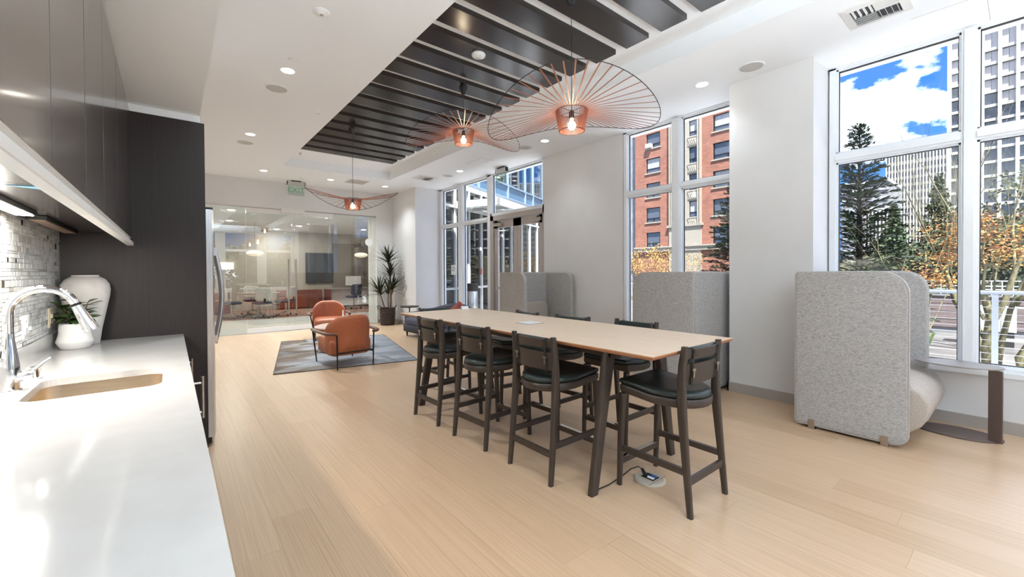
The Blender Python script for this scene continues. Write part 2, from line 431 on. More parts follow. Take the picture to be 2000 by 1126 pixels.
# ------------------------------------------------------------------ windows
GXP = 5.475   # plane of the panes
def window(name, label, y0, y1, z0, z1, mulls, rails, fr=.055, sill=True, mat=m_frame, dx=.10, rear=False):
    # one window: outer frame is the object, bars and panes are its children
    m = MB(); x0, x1 = GXP - dx / 2 - .01, GXP + dx / 2
    def B(mb, a0, a1, b0, b1, xa, xb):
        return mb.box(xa, xb, a0, a1, b0, b1) if not rear else mb.box(a0, a1, YN - .11 + (xa - GXP), YN - .11 + (xb - GXP), b0, b1)
    B(m, y0, y0 + fr, z0, z1, x0, x1); B(m, y1 - fr, y1, z0, z1, x0, x1); B(m, y0, y1, z0, z0 + fr, x0, x1); B(m, y0, y1, z1 - fr * .3, z1, x0, x1)
    if sill: B(m, y0, y1, z0 - .02, z0 + .022, 5.385, x1)
    w = struct(m.build(name, mat, smooth=False), label)
    mulls = sorted(mulls)
    ys = [y0 + fr] + [q for a, b in mulls for q in (a, b)] + [y1 - fr]
    for a, b in mulls:
        mm = MB(); B(mm, a, b, z0 + fr, z1 - fr * .3, x0, x1); B(mm, a + .018, b - .018, z0 + fr, z1 - fr * .3, x0 - .022, x0)
        mm.build('mullion', mat, w, False)
    for i in range(0, len(ys), 2):
        a, b = ys[i], ys[i + 1]; zs = [z0 + fr]
        for c, d in rails:
            if isinstance(c, tuple): continue
            r = MB(); B(r, a, b, c, d, x0, x1); B(r, a, b, c + .02, d - .02, x0 - .018, x0); r.build('rail', mat, w, False); zs += [c, d]
        zs.append(z1 - fr * .3)
        for j in range(0, len(zs), 2):
            c, d = zs[j], zs[j + 1]
            s = MB(); t = .016                       # sash bead and dark gasket round each pane
            for q in ((a, a + t, c, d), (b - t, b, c, d), (a, b, c, c + t), (a, b, d - t, d)): B(s, *q, GXP - .03, GXP + .02)
            s.build('bead', mat, w, False)
            gk = MB()
            for q in ((a + t, a + t + .006, c + t, d - t), (b - t - .006, b - t, c + t, d - t), (a + t, b - t, c + t, c + t + .006), (a + t, b - t, d - t - .006, d - t)): B(gk, *q, GXP - .012, GXP + .012)
            gk.build('gasket', m_black, w, False)
            p = MB(); B(p, a + t, b - t, c + t, d - t, GXP - .004, GXP + .004); p.build('pane', m_glass, w, False)
    return w
RAIL = (2.495, 2.59)
w3 = window('window_3', 'tall white framed window behind the nearest grey booth', -.95, 1.32, .485, ZC, [(.272, .367), (-.68, -.585)], [RAIL])
w2 = window('window_2', 'tall white framed window looking onto the brick building', 2.14, 3.915, .485, ZC, [(2.984, 3.12)], [(2.50, 2.575)])
w1 = window('window_1', 'floor to ceiling glazing beside the double door', 7.385, 9.60, .0, ZC, [(8.49, 8.69)], [(2.485, 2.56)], sill=False, fr=.11)
wt = window('window_4', 'transom window above the double door', 5.675, 7.385, 2.57, ZC, [], [], sill=False, fr=.05)
w5 = window('window_5', 'window beside the camera', YN + .02, -1.7, .485, ZC, [(-2.9, -2.8)], [RAIL])
for i, (a, b) in enumerate(((.3, 1.85), (2.15, 3.7), (4.0, 5.35))):
    window('window_%d' % (6 + i), 'rear window bay behind the camera', a, b, .5, ZC, [], [RAIL], sill=False, rear=True)

# double door
d1 = struct(MB().box(5.41, 5.53, 7.27, 7.385, 0, 2.57).box(5.41, 5.53, 5.675, 5.725, 0, 2.57).box(5.41, 5.53, 5.675, 7.385, 2.47, 2.57).build('door_1', m_doorf, smooth=False), 'greige double door with glazed leaves and closers')
for (a, b, hinge) in ((6.502, 7.265, 1), (5.73, 6.496, -1)):
    lf = MB(); x0, x1 = 5.44, 5.485
    for q in ((a, a + .12, .01, 2.46), (b - .12, b, .01, 2.46), (a, b, .01, .26), (a, b, 2.30, 2.46)): lf.box(x0, x1, *q)
    leaf = lf.build('door_leaf', m_doorf, d1, False)
    MB().box(5.458, 5.467, a + .12, b - .12, .26, 2.30).build('pane', m_glass, leaf, False)
    MB().box(5.405, 5.44, a + .06, b - .06, 1.0, 1.045).box(5.42, 5.44, a + .05, a + .10, .97, 1.08).box(5.42, 5.44, b - .10, b - .05, .97, 1.08).build('push_bar', m_nickel, leaf, False)
    c = (b - .32) if hinge > 0 else (a + .02)
    MB().box(5.375, 5.44, c, c + .30, 2.335, 2.40).build('closer', m_nickel, leaf, False)
    MB().bar((5.405, c + .10, 2.405), (5.405, c + .10, 2.425), .03, .03).bar((5.405, c + .10, 2.42), (5.385, c + (.24 if hinge > 0 else .02), 2.42), .022, .008).build('closer_arm', m_blackm, leaf, False)

# no smoking sticker on the window pane
st = thing('no_smoking_sticker', 'white no smoking sticker on the glazing left of the double door', 'sign', (GXP - .0055, 9.02, 1.42))
MB().box(-.0006, 0, -.10, .10, -.12, .12).build('label_sheet', m_paper, st, False)
ring = MB(); n = 28
pts = [(-.0012, .062 * cos(2 * pi * i / n), .02 + .062 * sin(2 * pi * i / n)) for i in range(n + 1)]
ring.tube(pts, .006, 4, False); ring.bar((-.0012, .044, -.024), (-.0012, -.044, .064), .003, .010, upv=(1, 0, 0)); ring.bar((-.0014, -.04, .012), (-.0014, .04, .012), .002, .012, upv=(1, 0, 0))
ring.build('prohibition_mark', m_ink, st)
text('NO SMOKING', .022, m_ink, st, (-.0012, 0, -.085), (pi / 2, 0, -pi / 2))

# ------------------------------------------------------------------ glass partition
gp = struct(MB().box(GX0, GX1, YB + .035, YB + .075, GZ - .022, GZ).box(GX0, GX1, YB + .035, YB + .075, 0, .012).build('wall_glass', m_nickel, smooth=False), 'frameless glass partition with double glass doors')
for a, b, dr in ((GX0, 1.318, 0), (1.324, 2.247, 1), (2.253, 3.192, 1), (3.198, GX1, 0)):
    p = MB().box(a, b, YB + .049, YB + .061, .012 if not dr else .02, GZ - .022).build('glass_panel' if not dr else 'glass_door', m_glassw, gp, False)
    if dr:
        MB().box(a, b, YB + .038, YB + .072, .012, .115).build('door_rail', m_whitep, p, False)
        MB().box(a, b, YB + .038, YB + .072, GZ - .12, GZ - .024).build('top_rail', m_whitep, p, False)
        hx = b - .085 if a < 2 else a + .07
        hm = MB().tube([(hx, YB - .005, .40), (hx, YB - .005, 1.69)], .016, 12)
        hm.tube([(hx, YB - .005, .62), (hx, YB + .05, .62)], .009, 8).tube([(hx, YB - .005, 1.47), (hx, YB + .05, 1.47)], .009, 8)
        hm.build('pull_handle', m_nickel, p)
MB().box(2.02, 2.52, YB - .03, YB + .034, GZ - .085, GZ + .012).build('door_operator', m_whitep, gp, False)
dk = MB().lathe([(.0, -.002), (.10, -.002), (.10, .002), (.0, .002)], 24, caps=False); 
dd = dk.build('round_decal', m_paper); dd.rotation_euler = (pi / 2, 0, 0); dd.location = (4.10, YB + .045, 2.17)
tag(dd, 'small round white decal high on the glass partition', 'sticker')

# =================================================================== KITCHEN
# ---- worktop with a rounded sink opening
def plate_hole(outer, inner, z0, z1):
    bm = bmesh.new()
    def loop(pts, z): 
        vs = [bm.verts.new((x, y, z)) for x, y in pts]; return vs, [bm.edges.new((vs[i], vs[(i + 1) % len(vs)])) for i in range(len(vs))]
    res = []
    for z in (z0, z1):
        a, ea = loop(outer, z); b, eb = loop(inner, z); bmesh.ops.triangle_fill(bm, edges=ea + eb, use_beauty=True); res.append((a, b))
    for q in range(2):
        p, r = res[0][q], res[1][q]
        for i in range(len(p)):
            j = (i + 1) % len(p); bm.faces.new((p[i], p[j], r[j], r[i]))
    bmesh.ops.recalc_face_normals(bm, faces=bm.faces)
    me = bpy.data.meshes.new('slab'); bm.to_mesh(me); bm.free(); return me
SX0, SX1, SY0, SY1 = -.437, -.033, 2.285, 2.715
me = plate_hole([(-.577, -1.2), (.072, -1.2), (.072, 4.073), (-.577, 4.073)], rrect(SX0, SX1, SY0, SY1, .055, 6), .884, .914)
me.materials.append(m_quartz)
ct = bpy.data.objects.new('countertop', me); COL.objects.link(ct)
tag(ct, 'long white quartz countertop with a sink cut into it', 'countertop')
MB().box(-.577, -.560, -1.2, 4.073, .914, 1.017).build('upstand', m_quartz, ct, False)

# ---- sink
sk = thing('sink', 'undermount brushed steel sink in the white countertop', 'sink', ((SX0 + SX1) / 2, (SY0 + SY1) / 2, .70))
ol = rrect(SX0 - .004 - (SX0 + SX1) / 2, SX1 + .004 - (SX0 + SX1) / 2, SY0 - .004 - (SY0 + SY1) / 2, SY1 + .004 - (SY0 + SY1) / 2, .058, 6)
b = MB(); n = len(ol); vs = []
for sc_, z in ((1.06, .1835), (1.0, .1835), (.985, .03), (.95, .008), (.86, 0), (.12, -.004)): vs += [(x * sc_, y * sc_, z) for x, y in ol]
fs = [(i * n + k, i * n + (k + 1) % n, (i + 1) * n + (k + 1) % n, (i + 1) * n + k) for i in range(5) for k in range(n)]
b.add(vs, fs); ob = b.build('bowl', m_sink, sk)
MB().lathe([(0, .0), (.045, .0), (.045, .006), (.036, .006), (.03, .001), (0, .001)], 24, (0, 0, -.004), caps=False).build('drain', m_chrome, sk)

# ---- faucet
FX, FY = -.50, 2.54
fa = thing('faucet', 'chrome gooseneck faucet with pull-down spray head', 'faucet', (FX, FY, .914))
MB().lathe([(.036, 0), (.036, .006), (.031, .008), (.031, .085), (.030, .10), (.022, .165), (.0175, .20), (.016, .23)], 28).build('body', m_chrome, fa)
pts = [(0, 0, .22)]
for i in range(15):
    a = pi - pi * .90 * i / 14; pts.append((.096 + .096 * cos(a), 0, .305 + .100 * sin(a)))
MB().tube(pts, [.0155] * len(pts), 14).build('spout', m_chrome, fa)
e = Vector(pts[-1]); d = (Vector(pts[-1]) - Vector(pts[-2])).normalized()
MB().tube([e - d * .004, e + d * .006], .0185, 16).build('collar', m_blackm, fa)
MB().tube([e + d * .006, e + d * .03, e + d * .105, e + d * .122], [.017, .0185, .025, .0255], 18).build('spray_head', m_chrome, fa)
hd = MB().tube([(.02, 0, .055), (.05, 0, .058), (.068, 0, .058)], [.021, .021, .0195], 16).build('handle_hub', m_chrome, fa)
MB().tube([(.055, .0, .066), (.085, .03, .095), (.105, .05, .112)], [.0075, .006, .005], 10).build('lever', m_chrome, fa)
so = thing('soap_dispenser', 'small chrome cup beside the faucet base', 'dispenser', (-.465, 2.76, .914))
MB().lathe([(.02, 0), (.02, .004), (.017, .005), (.017, .05), (.019, .052), (.019, .058), (.0, .058)], 20, caps=False).build('cup', m_chrome, so)

# ---- backsplash of mosaic tiles
BSX = -.5795
bs = MB().box(BSX, BSX + .0025, 1.0, 4.076, 1.0175, 1.661).build('mosaic_backsplash', M('grout', L(246, 246, 243), .9), smooth=False)
tag(bs, 'grey and white mosaic tile backsplash behind the faucet', 'backsplash')
m_tiles = [M('tile_pale_glass', L(236, 239, 238), .12), M('tile_white', L(245, 245, 243), .2), M('tile_grey_glass', L(214, 217, 215), .14),
           M('tile_stone', L(192, 187, 180), .35, c2=L(174, 169, 162), scale=60), M('tile_dark', L(72, 64, 60), .2, c2=L(60, 54, 52), scale=40)]
def tilemesh(ms):
    b = MB(); b.puffy([(-.5, -.5), (.5, -.5), (.5, .5), (-.5, .5)], [(0, 0), (0, .75), (.03, 1)], lambda a, c, h: (h, a, c)); return b.mesh('tile', ms, smooth=False)
tm = [tilemesh(m) for m in m_tiles]
tl = []; z = 1.0185; rows = [.022, .012, .028, .022, .034, .016, .022, .012, .030, .020]; ri = 0
trng = random.Random(3)
while z < 1.655:
    h = min(rows[ri % len(rows)] * trng.uniform(.92, 1.08), 1.659 - z); ri += 1
    y = 1.9 - trng.random() * .05
    while y < 4.075:
        w = trng.choice([.03, .045, .06, .075, .09, .11, .06]) if h > .014 else trng.choice([.05, .08, .11, .14])
        w = min(w, 4.0755 - y); q = trng.random()
        mi = 4 if q < .06 and h > .013 else 3 if q < .11 else 2 if q < .32 else 1 if q < .62 else 0
        if mi == 4: w = min(w, max(.02, h * 1.25))
        if w > .008: tl.append((y + w / 2, z + h / 2, w - .0024, h - .0024, mi))
        y += w
    z += h
vis = sorted([q for q in tl if q[0] > 2.76], key=lambda q: -q[2] * q[3] / q[0] ** 2)[:300]; vs_ = set(vis)
for y, z, w, h, mi in vis: inst('tile', tm[mi], bs, (BSX + .0025, y, z), (0, 0, 0), (.0055, w, h))
st_ = MB()
for q in tl:
    if q not in vs_:
        y, z, w, h, mi = q; st_.cur = mi; st_.box(BSX + .0025, BSX + .008, y - w / 2, y + w / 2, z - h / 2, z + h / 2)
tag(st_.build('small_tiles', m_tiles, bs, False), kind='stuff')

# switch and outlet plates on the tiles
for y, z, lab, mm, nm in ((3.185, 1.112, 'white wall switch plate on the mosaic tiles left of the potted plant', m_white, 'wall_switch'),
                          (3.755, 1.112, 'cream outlet plate on the mosaic tiles behind the potted plant', M('ivory_plastic', L(216, 204, 178), .4), 'wall_outlet')):
    s = thing(nm, lab, 'switch' if 'switch' in nm else 'outlet', (BSX + .0085, y, z))
    MB().puffy(rrect(-.058, .058, -.06, .06, .006, 3), [(0, 0), (0, .004), (.003, .007)], lambda a, c, h: (h, a, c)).build('cover_plate', mm, s)
    for dy in (-.026, .026):
        MB().box(.006, .0095, dy - .017, dy + .017, -.034, .034).box(.0095, .017, dy - .012, dy + .012, .0 if dy < 0 else -.02, .022 if dy < 0 else .0).build('rocker', mm, s, False)

# ---- wall cabinets
for i, (y0, ym, y1, lab) in enumerate(((.93, 1.461, 1.986, 'dark wall cabinet nearest the camera with tape under it'),
                                       (1.990, 2.486, 3.076, 'middle dark wall cabinet above the faucet'),
                                       (3.080, 3.663, 4.073, 'dark wall cabinet against the tall dark panel'))):
    c = thing('wall_cabinet', lab, 'cabinet', (0, y0, 1.662), 0, 'dark wall cabinets over the counter')
    MB().box(-.578, -.237, 0, y1 - y0, 0, .885).build('carcass', m_dark, c, False)
    for a, b in ((y0, ym), (ym, y1)):
        dr = MB().puffy([(a - y0 + .0016, -.027), (b - y0 - .0016, -.027), (b - y0 - .0016, .884), (a - y0 + .0016, .884)], [(0, -.236), (0, -.2165), (.0015, -.215)], lambda p, q, h: (h, p, q)).build('door', m_dark, c, False)
        fp = MB(); a0, b0 = a - y0 + .001, b - y0 - .001
        prof = [(-.236, -.027), (-.216, -.027), (-.229, -.040), (-.229, -.052), (-.222, -.056), (-.206, -.056), (-.204, -.060), (-.204, -.081), (-.207, -.084), (-.236, -.084)]
        fp.add([(x, a0, z) for x, z in prof] + [(x, b0, z) for x, z in prof], [tuple(range(9, -1, -1)), tuple(range(10, 20))] + [(k, (k + 1) % 10, 10 + (k + 1) % 10, 10 + k) for k in range(10)])
        fp.build('finger_pull', m_whitep, dr, False)
tp = thing('tape_strip', 'torn pale blue painter\'s tape under the wall cabinet', 'tape', (-.335, 2.06, 1.6612))
MB().add([(-.07, -.02, 0), (.06, -.055, 0), (.11, .02, -.004), (.07, .06, -.012), (0, .02, 0), (-.07, -.02, -.0006), (.06, -.055, -.0006), (.11, .02, -.0048), (.07, .06, -.0128), (0, .02, -.0008)],
         [(0, 1, 2, 3, 4), (9, 8, 7, 6, 5)] + [(k, (k + 1) % 5, 5 + (k + 1) % 5, 5 + k) for k in range(5)]).build('tape', m_blue, tp, False)
# under-cabinet lights
for y0, y1, on, lab in ((2.02, 2.84, True, 'glowing under-cabinet light bar above the tiles'), (3.02, 3.92, False, 'unlit dark under-cabinet light bar next to the tall panel')):
    s = thing('light_bar', lab, 'light', (-.50, y0, 1.66))
    MB().box(-.035, .035, 0, y1 - y0, -.018, 0).build('housing', m_blackm, s, False)
    MB().box(-.026, .026, .02, y1 - y0 - .02, -.0215, -.018).build('diffuser', m_led if on else M('lens_off', L(150, 122, 100), .3), s, False)
    if on: light('AREA', LED_W, s, (0, (y1 - y0) / 2, -.026), color=(1, .95, .88), shape='RECTANGLE', size=.05, size_y=.78)

# ---- base cabinets
ys = [-1.19, -.15, .75, 1.62, 2.28, 2.98, 3.52, 4.07]
labs = ['base cabinet behind the camera', 'dark base cabinet below the near end of the countertop', 'dark base cabinet under the countertop before the sink', 'narrow dark base cabinet left of the sink unit',
        'dark sink base cabinet under the faucet', 'dark base cabinet past the sink', 'dark base cabinet against the tall panel under the countertop']
for i in range(7):
    y0, y1 = ys[i] + .001, ys[i + 1] - .001; w = y1 - y0
    c = thing('base_cabinet', labs[i], 'cabinet', (0, y0, 0), 0, 'dark base cabinets under the counter')
    MB().box(-.57, .032, 0, .018, .10, .883).box(-.57, .032, w - .018, w, .10, .883).box(-.57, .032, .018, w - .018, .10, .118).box(-.57, -.55, .018, w - .018, .118, .883).box(-.57, -.02, 0, w, 0, .10).build('carcass', m_dark, c, False)
    full = i in (4, 6)
    d = MB().box(.0325, .052, .002, w - .002, .105, .880 if full else .70).build('door', m_dark, c, False)
    hy = .30 if i == 4 else w - .09; hz = .66 if i == 4 else .53
    if i in (4, 6): MB().tube([(.118, hy, hz), (.118, hy, hz + .205)], .008, 10).tube([(.052, hy, hz + .03), (.118, hy, hz + .03)], .006, 8).tube([(.052, hy, hz + .175), (.118, hy, hz + .175)], .006, 8).build('bar_handle', m_nickel, d)
    if not full: MB().box(.0325, .052, .002, w - .002, .704, .880).build('drawer_front', m_dark, c, False)

# ---- tall end panel and refrigerator
ep = MB().box(-.579, .218, 4.0775, 4.102, 0, 2.547).build('cabinet_end_panel', m_panel, smooth=False); tag(ep, 'tall dark end panel between the countertop and the refrigerator', 'panel')
rf = thing('refrigerator', 'stainless steel refrigerator with bowed bar handle behind the tall panel', 'refrigerator', (0, 4.112, 0))
MB().box(-.56, .218, 0, .93, .03, 1.875).build('body', m_blackm, rf, False)
for a, b, hy in ((.004, .462, .40), (.468, .926, .53)):
    sec = [(.222, a), (.262, a)] + [(.262 + .022 * sin(pi * i / 8), a + (b - a) * i / 8) for i in range(9)] + [(.222, b)]
    sec = [sec[0]] + sec[2:]
    nn = len(sec); dv_ = MB(); dv_.add([(x, y, .066) for x, y in sec] + [(x, y, 1.885) for x, y in sec], [tuple(range(nn - 1, -1, -1)), tuple(range(nn, 2 * nn))] + [(k, (k + 1) % nn, nn + (k + 1) % nn, nn + k) for k in range(nn)])
    dr = dv_.build('door', m_steelv, rf, True, 30)
    pts = [(.30 + .055 * sin(pi * (z - .76) / .84), hy, z) for z in [.76 + .84 * i / 16 for i in range(17)]]
    hm = MB().tube(pts, [.016] * 17, 12); hm.bar((.27, hy, .80), (.318, hy, .80), .035, .06).bar((.27, hy, 1.56), (.318, hy, 1.56), .035, .06)
    hm.build('bar_handle', m_steelv, dr)
MB().box(.15, .245, .02, .91, .012, .058).build('toe_grille', m_black, rf, False)
for y in (.03, .83): MB().box(.14, .27, y, y + .07, 1.886, 1.905).build('hinge_cover', m_black, rf, False)
for y in (.06, .86): MB().lathe([(.018, 0), (.018, .03)], 12, (.17, y, 0)).build('foot', m_rubber, rf)

# ---- vase and potted plant on the counter
va = thing('vase', 'tall white plaster vase with a wide shoulder against the dark panel', 'vase', (-.437, 3.935, .914))
MB().lathe([(.0, 0), (.062, 0), (.066, .006), (.078, .10), (.100, .22), (.118, .32), (.121, .36), (.116, .395), (.098, .425), (.078, .440), (.066, .446), (.066, .455), (.060, .455), (.056, .44), (.05, .40), (0, .39)], 40, caps=False).build('body', m_vase, va, True, 50)
pp = thing('potted_plant', 'leafy green plant in a squat white ceramic pot on the counter', 'plant', (-.463, 3.74, .914))
MB().lathe([(0, 0), (.058, 0), (.066, .004), (.086, .04), (.087, .05), (.080, .072), (.074, .10), (.074, .158), (.069, .158), (.068, .14), (0, .138)], 36, caps=False).build('pot', m_pot, pp, True, 50)
MB().lathe([(0, .146), (.068, .142)], 20, caps=False).build('soil', m_soil, pp)
def leafmesh(name, mat, pts, curl=.15):
    # pts: (t along, half width); a folded blade along +x
    b = MB(); vs = []; fs = []
    for i, (t_, w) in enumerate(pts):
        z = -curl * t_ * t_; vs += [(t_, -w, z + w * .25), (t_, 0, z), (t_, w, z + w * .25)]
    for i in range(len(pts) - 1):
        for k in range(2): fs.append((i * 3 + k, i * 3 + k + 1, (i + 1) * 3 + k + 1, (i + 1) * 3 + k))
    b.add(vs, fs); return b.mesh(name, mat)
lf = leafmesh('leaf', m_leaf, [(0, .03), (.2, .16), (.5, .25), (.75, .2), (1, .01)], .18)
lr = random.Random(5); stems = MB()
for k in range(9):
    a = 2 * pi * k / 9 + lr.uniform(-.3, .3); rr = lr.uniform(.02, .07); hh = lr.uniform(.21, .30)
    p0 = Vector((rr * .3 * cos(a), rr * .3 * sin(a), .14)); p1 = Vector((rr * cos(a), rr * sin(a), hh)); stems.tube([p0, p1], .0028, 6)
    for j in range(6):
        t_ = .35 + .65 * j / 5; p = p0.lerp(p1, t_); b_ = lr.uniform(0, 2 * pi)
        inst('leaf', lf, pp, p, (lr.uniform(-.3, .3), lr.uniform(-.6, .25), b_), (lr.uniform(.07, .10),) * 3)
stems.build('stems', m_stem, pp)

# =================================================================== HIGH TABLE
TX, TY, TZ = 2.452, 2.814, .922; HX, HY = .4825, 1.571
tb = thing('high_table', 'long pale oak bar-height table with dark angled legs', 'table', (TX, TY, 0))
o = MB(); o.puffy([(-HX, -HY), (HX, -HY), (HX, HY), (-HX, HY)], [(.014, TZ - .024), (.0, TZ - .008), (0, TZ - .001)])
o.build('tabletop_edge', m_topedge, tb, False)
MB().box(-HX, HX, -HY, HY, TZ - .001, TZ).build('tabletop', m_top, tb, False)
fr = MB()
for s in (-1, 1):
    fr.box(s * .30 - .02, s * .30 + .02, -1.22, 1.22, TZ - .085, TZ - .025)
    fr.box(-.32, .32, s * 1.14 - .03, s * 1.14 + .03, TZ - .085, TZ - .025)
fr.box(-.05, .05, -1.14, 1.14, TZ - .075, TZ - .03)
fr.build('underframe', m_stoolw, tb, False)
for sx in (-1, 1):
    for sy in (-1, 1):
        lg = MB(); p0 = Vector((sx * .45, sy * 1.135, 0)); p1 = Vector((sx * .285, sy * 1.135, TZ - .026))
        sec = rrect(-.5, .5, -.5, .5, .22, 3); n = len(sec); vs = []
        for p, w, h in ((p0, .066, .042), (p0.lerp(p1, .5), .078, .046), (p1, .100, .05)):
            vs += [(p.x + a * w, p.y + b * h, p.z) for a, b in sec]
        lg.add(vs, [tuple(range(n - 1, -1, -1)), tuple(range(2 * n, 3 * n))] + [(i * n + k, i * n + (k + 1) % n, (i + 1) * n + (k + 1) % n, (i + 1) * n + k) for i in range(2) for k in range(n)])
        lg.build('leg', m_stoolw, tb, True, 50)
pmod = MB().box(-.085, .095, -.135, .04, TZ, TZ + .003).build('power_module', m_platel, tb, False)
MB().box(-.075, .085, -.125, -.055, TZ + .003, TZ + .005).build('flap', m_white, pmod, False)
MB().box(-.075, .085, -.040, .03, TZ + .003, TZ + .005).build('flap', m_white, pmod, False)

# ---- bar stool (faces +y)
def make_stool(label, loc, rz):
    s = thing('bar_stool', label, 'stool', loc, rz, 'bar stools around the high table')
    ol = [(-.213, .235), (-.213, .0)] + [(-.205 * cos(pi * i / 12), -.03 - .205 * sin(pi * i / 12)) for i in range(13)] + [(.213, .0), (.213, .235)]
    sad = lambda a, b, h: (a, b, h + .016 * (a / .2) ** 2 * (1 if b > 0 else .4) + (.012 * ((b - .1) / .13) ** 2 if b > .1 else 0))
    MB().puffy(ol, [(.012, .628), (.002, .636), (0, .648), (.004, .660), (.016, .668), (.05, .672), (.10, .670), (.16, .668)], sad).build('seat_cushion', m_leather, s, True, 60)
    fr = [(-.218, .225), (-.218, .0)] + [(-.212 * cos(pi * i / 12), -.03 - .212 * sin(pi * i / 12)) for i in range(13)] + [(.218, .0), (.218, .225)]
    MB().puffy(fr, [(.02, .575), (.004, .582), (0, .592), (0, .622), (.004, .628)], sad).build('seat_frame', m_stoolw, s, True, 40)
    sec = rrect(-.5, .5, -.5, .5, .25, 2); n = len(sec)
    def loft(name, keys):
        m = MB(); vs = []
        for x, y, z, w, d in keys: vs += [(x + a * w, y + b * d, z) for a, b in sec]
        m.add(vs, [tuple(range(n - 1, -1, -1)), tuple(range((len(keys) - 1) * n, len(keys) * n))] + [(i * n + k, i * n + (k + 1) % n, (i + 1) * n + (k + 1) % n, (i + 1) * n + k) for i in range(len(keys) - 1) for k in range(n)])
        return m.build(name, m_stoolw, s, True, 50)
    for q in (-1, 1):
        loft('leg', [(q * .206, .240, 0, .028, .030), (q * .204, .228, .35, .034, .036), (q * .200, .214, .60, .040, .040)])
        loft('leg', [(q * .208, -.240, 0, .028, .032), (q * .204, -.212, .30, .034, .040), (q * .200, -.190, .55, .038, .050), (q * .200, -.186, .64, .038, .052), (q * .200, -.184, .74, .037, .046), (q * .199, -.190, .85, .035, .040), (q * .198, -.204, .950, .032, .032)])
        MB().bar((q * .205, -.205, .245), (q * .204, .225, .245), .022, .036).build('stretcher', m_stoolw, s, False)
    MB().bar((-.205, -.222, .19), (.205, -.222, .19), .020, .040).build('stretcher', m_stoolw, s, False)
    f = MB().bar((-.205, .232, .16), (.205, .232, .16), .024, .040).build('footrest', m_stoolw, s, False)
    MB().box(-.18, .18, .219, .246, .180, .1825).build('wear_plate', m_chrome, f, False)
    def curved(z0, z1, y0, y1, th, half, sag):
        m = MB(); N = 10; vs = []; fs = []
        for i in range(N + 1):
            x = -half + 2 * half * i / N; c = -sag * (1 - (x / half) ** 2)
            vs += [(x, y0 + c, z0), (x, y0 + c + th, z0), (x, y1 + c + th, z1), (x, y1 + c, z1)]
        for i in range(N):
            for k in range(4): fs.append((i * 4 + k, i * 4 + (k + 1) % 4, i * 4 + 4 + (k + 1) % 4, i * 4 + 4 + k))
        fs += [(3, 2, 1, 0), (N * 4, N * 4 + 1, N * 4 + 2, N * 4 + 3)]; return m.add(vs, fs)
    curved(.728, .848, -.192, -.202, .014, .186, .03).build('back_slat', m_stoolw, s)
    curved(.876, .932, -.206, -.214, .014, .186, .03).build('back_slat', m_stoolw, s)
    cu = MB(); vs_o = rrect(-.176, .176, .735, .938, .03, 4)
    cu.puffy(vs_o, slab(.034, .014, 3) + [(.03, .019), (.06, .021), (.095, .022)], lambda a, b, h: (a, -.164 - .022 * (b - .74) / .2 - .03 * (1 - (a / .186) ** 2) + h, b))
    cu.build('back_cushion', m_leather, s, True, 60)
    for q in (-1, 1):
        x = q * .140; c = -.03 * (1 - (x / .186) ** 2)
        sp = MB().tube([(x, -.199 + c, .724), (x, -.206 + c, .81), (x, -.217 + c, .91), (x, -.218 + c, .931), (x, -.204 + c, .938), (x, -.184 + c, .936)], .0035, 4)
        v2 = []; 
        for vx, vy, vz in sp.v: v2.append((x + (vx - x) * 3.4, vy, vz))
        sp.v = v2; so_ = sp.build('strap', m_strap, s, False)
        MB().bar((x - .016, -.214 + c, .815), (x + .016, -.214 + c, .815), .006, .016).bar((x, -.213 + c, .805), (x, -.211 + c, .77), .012, .006).build('buckle', m_nickel, so_, False)
    return s
R90 = pi / 2
s0 = make_stool('dark bar stool with green leather seat alone at the near head of the table', (2.437, 1.410, 0), -.012)
again(s0, (2.118, 2.128, 0), -R90, 'dark bar stool seen from behind, nearest on the kitchen side of the table')
again(s0, (2.090, 2.840, 0), -R90 + .06, 'dark bar stool seen from behind, middle one on the kitchen side of the table')
again(s0, (2.072, 3.530, 0), -R90 + .04, 'dark bar stool seen from behind, last on the kitchen side of the table')
again(s0, (2.915, 2.13, 0), R90, 'dark bar stool on the window side, in front of the middle grey booth')
again(s0, (2.80, 2.76, 0), R90 + .04, 'dark bar stool on the window side, between two others, before the bare pier')
again(s0, (2.77, 3.42, 0), R90 - .15, 'dark bar stool on the window side, in front of the farthest grey booth')
again(s0, (2.50, 4.36, 0), pi + .05, 'dark bar stool at the far head of the table before the navy sofa')

# card on the table
cd = thing('table_card', 'small white folded card on the far corner of the high table', 'card', (2.78, 4.33, TZ))
MB().add([(-.05, -.02, 0), (.05, -.02, 0), (.05, 0, .035), (-.05, 0, .035), (.05, .02, 0), (-.05, .02, 0), (-.05, -.018, 0), (.05, -.018, 0), (.05, 0, .033), (-.05, 0, .033), (.05, .018, 0), (-.05, .018, 0)],
         [(0, 1, 2, 3), (3, 2, 4, 5), (9, 8, 7, 6), (11, 10, 8, 9), (0, 6, 7, 1), (5, 4, 10, 11), (0, 3, 9, 6), (3, 5, 11, 9), (1, 7, 8, 2), (2, 8, 10, 4)]).build('card', m_paper, cd, False)

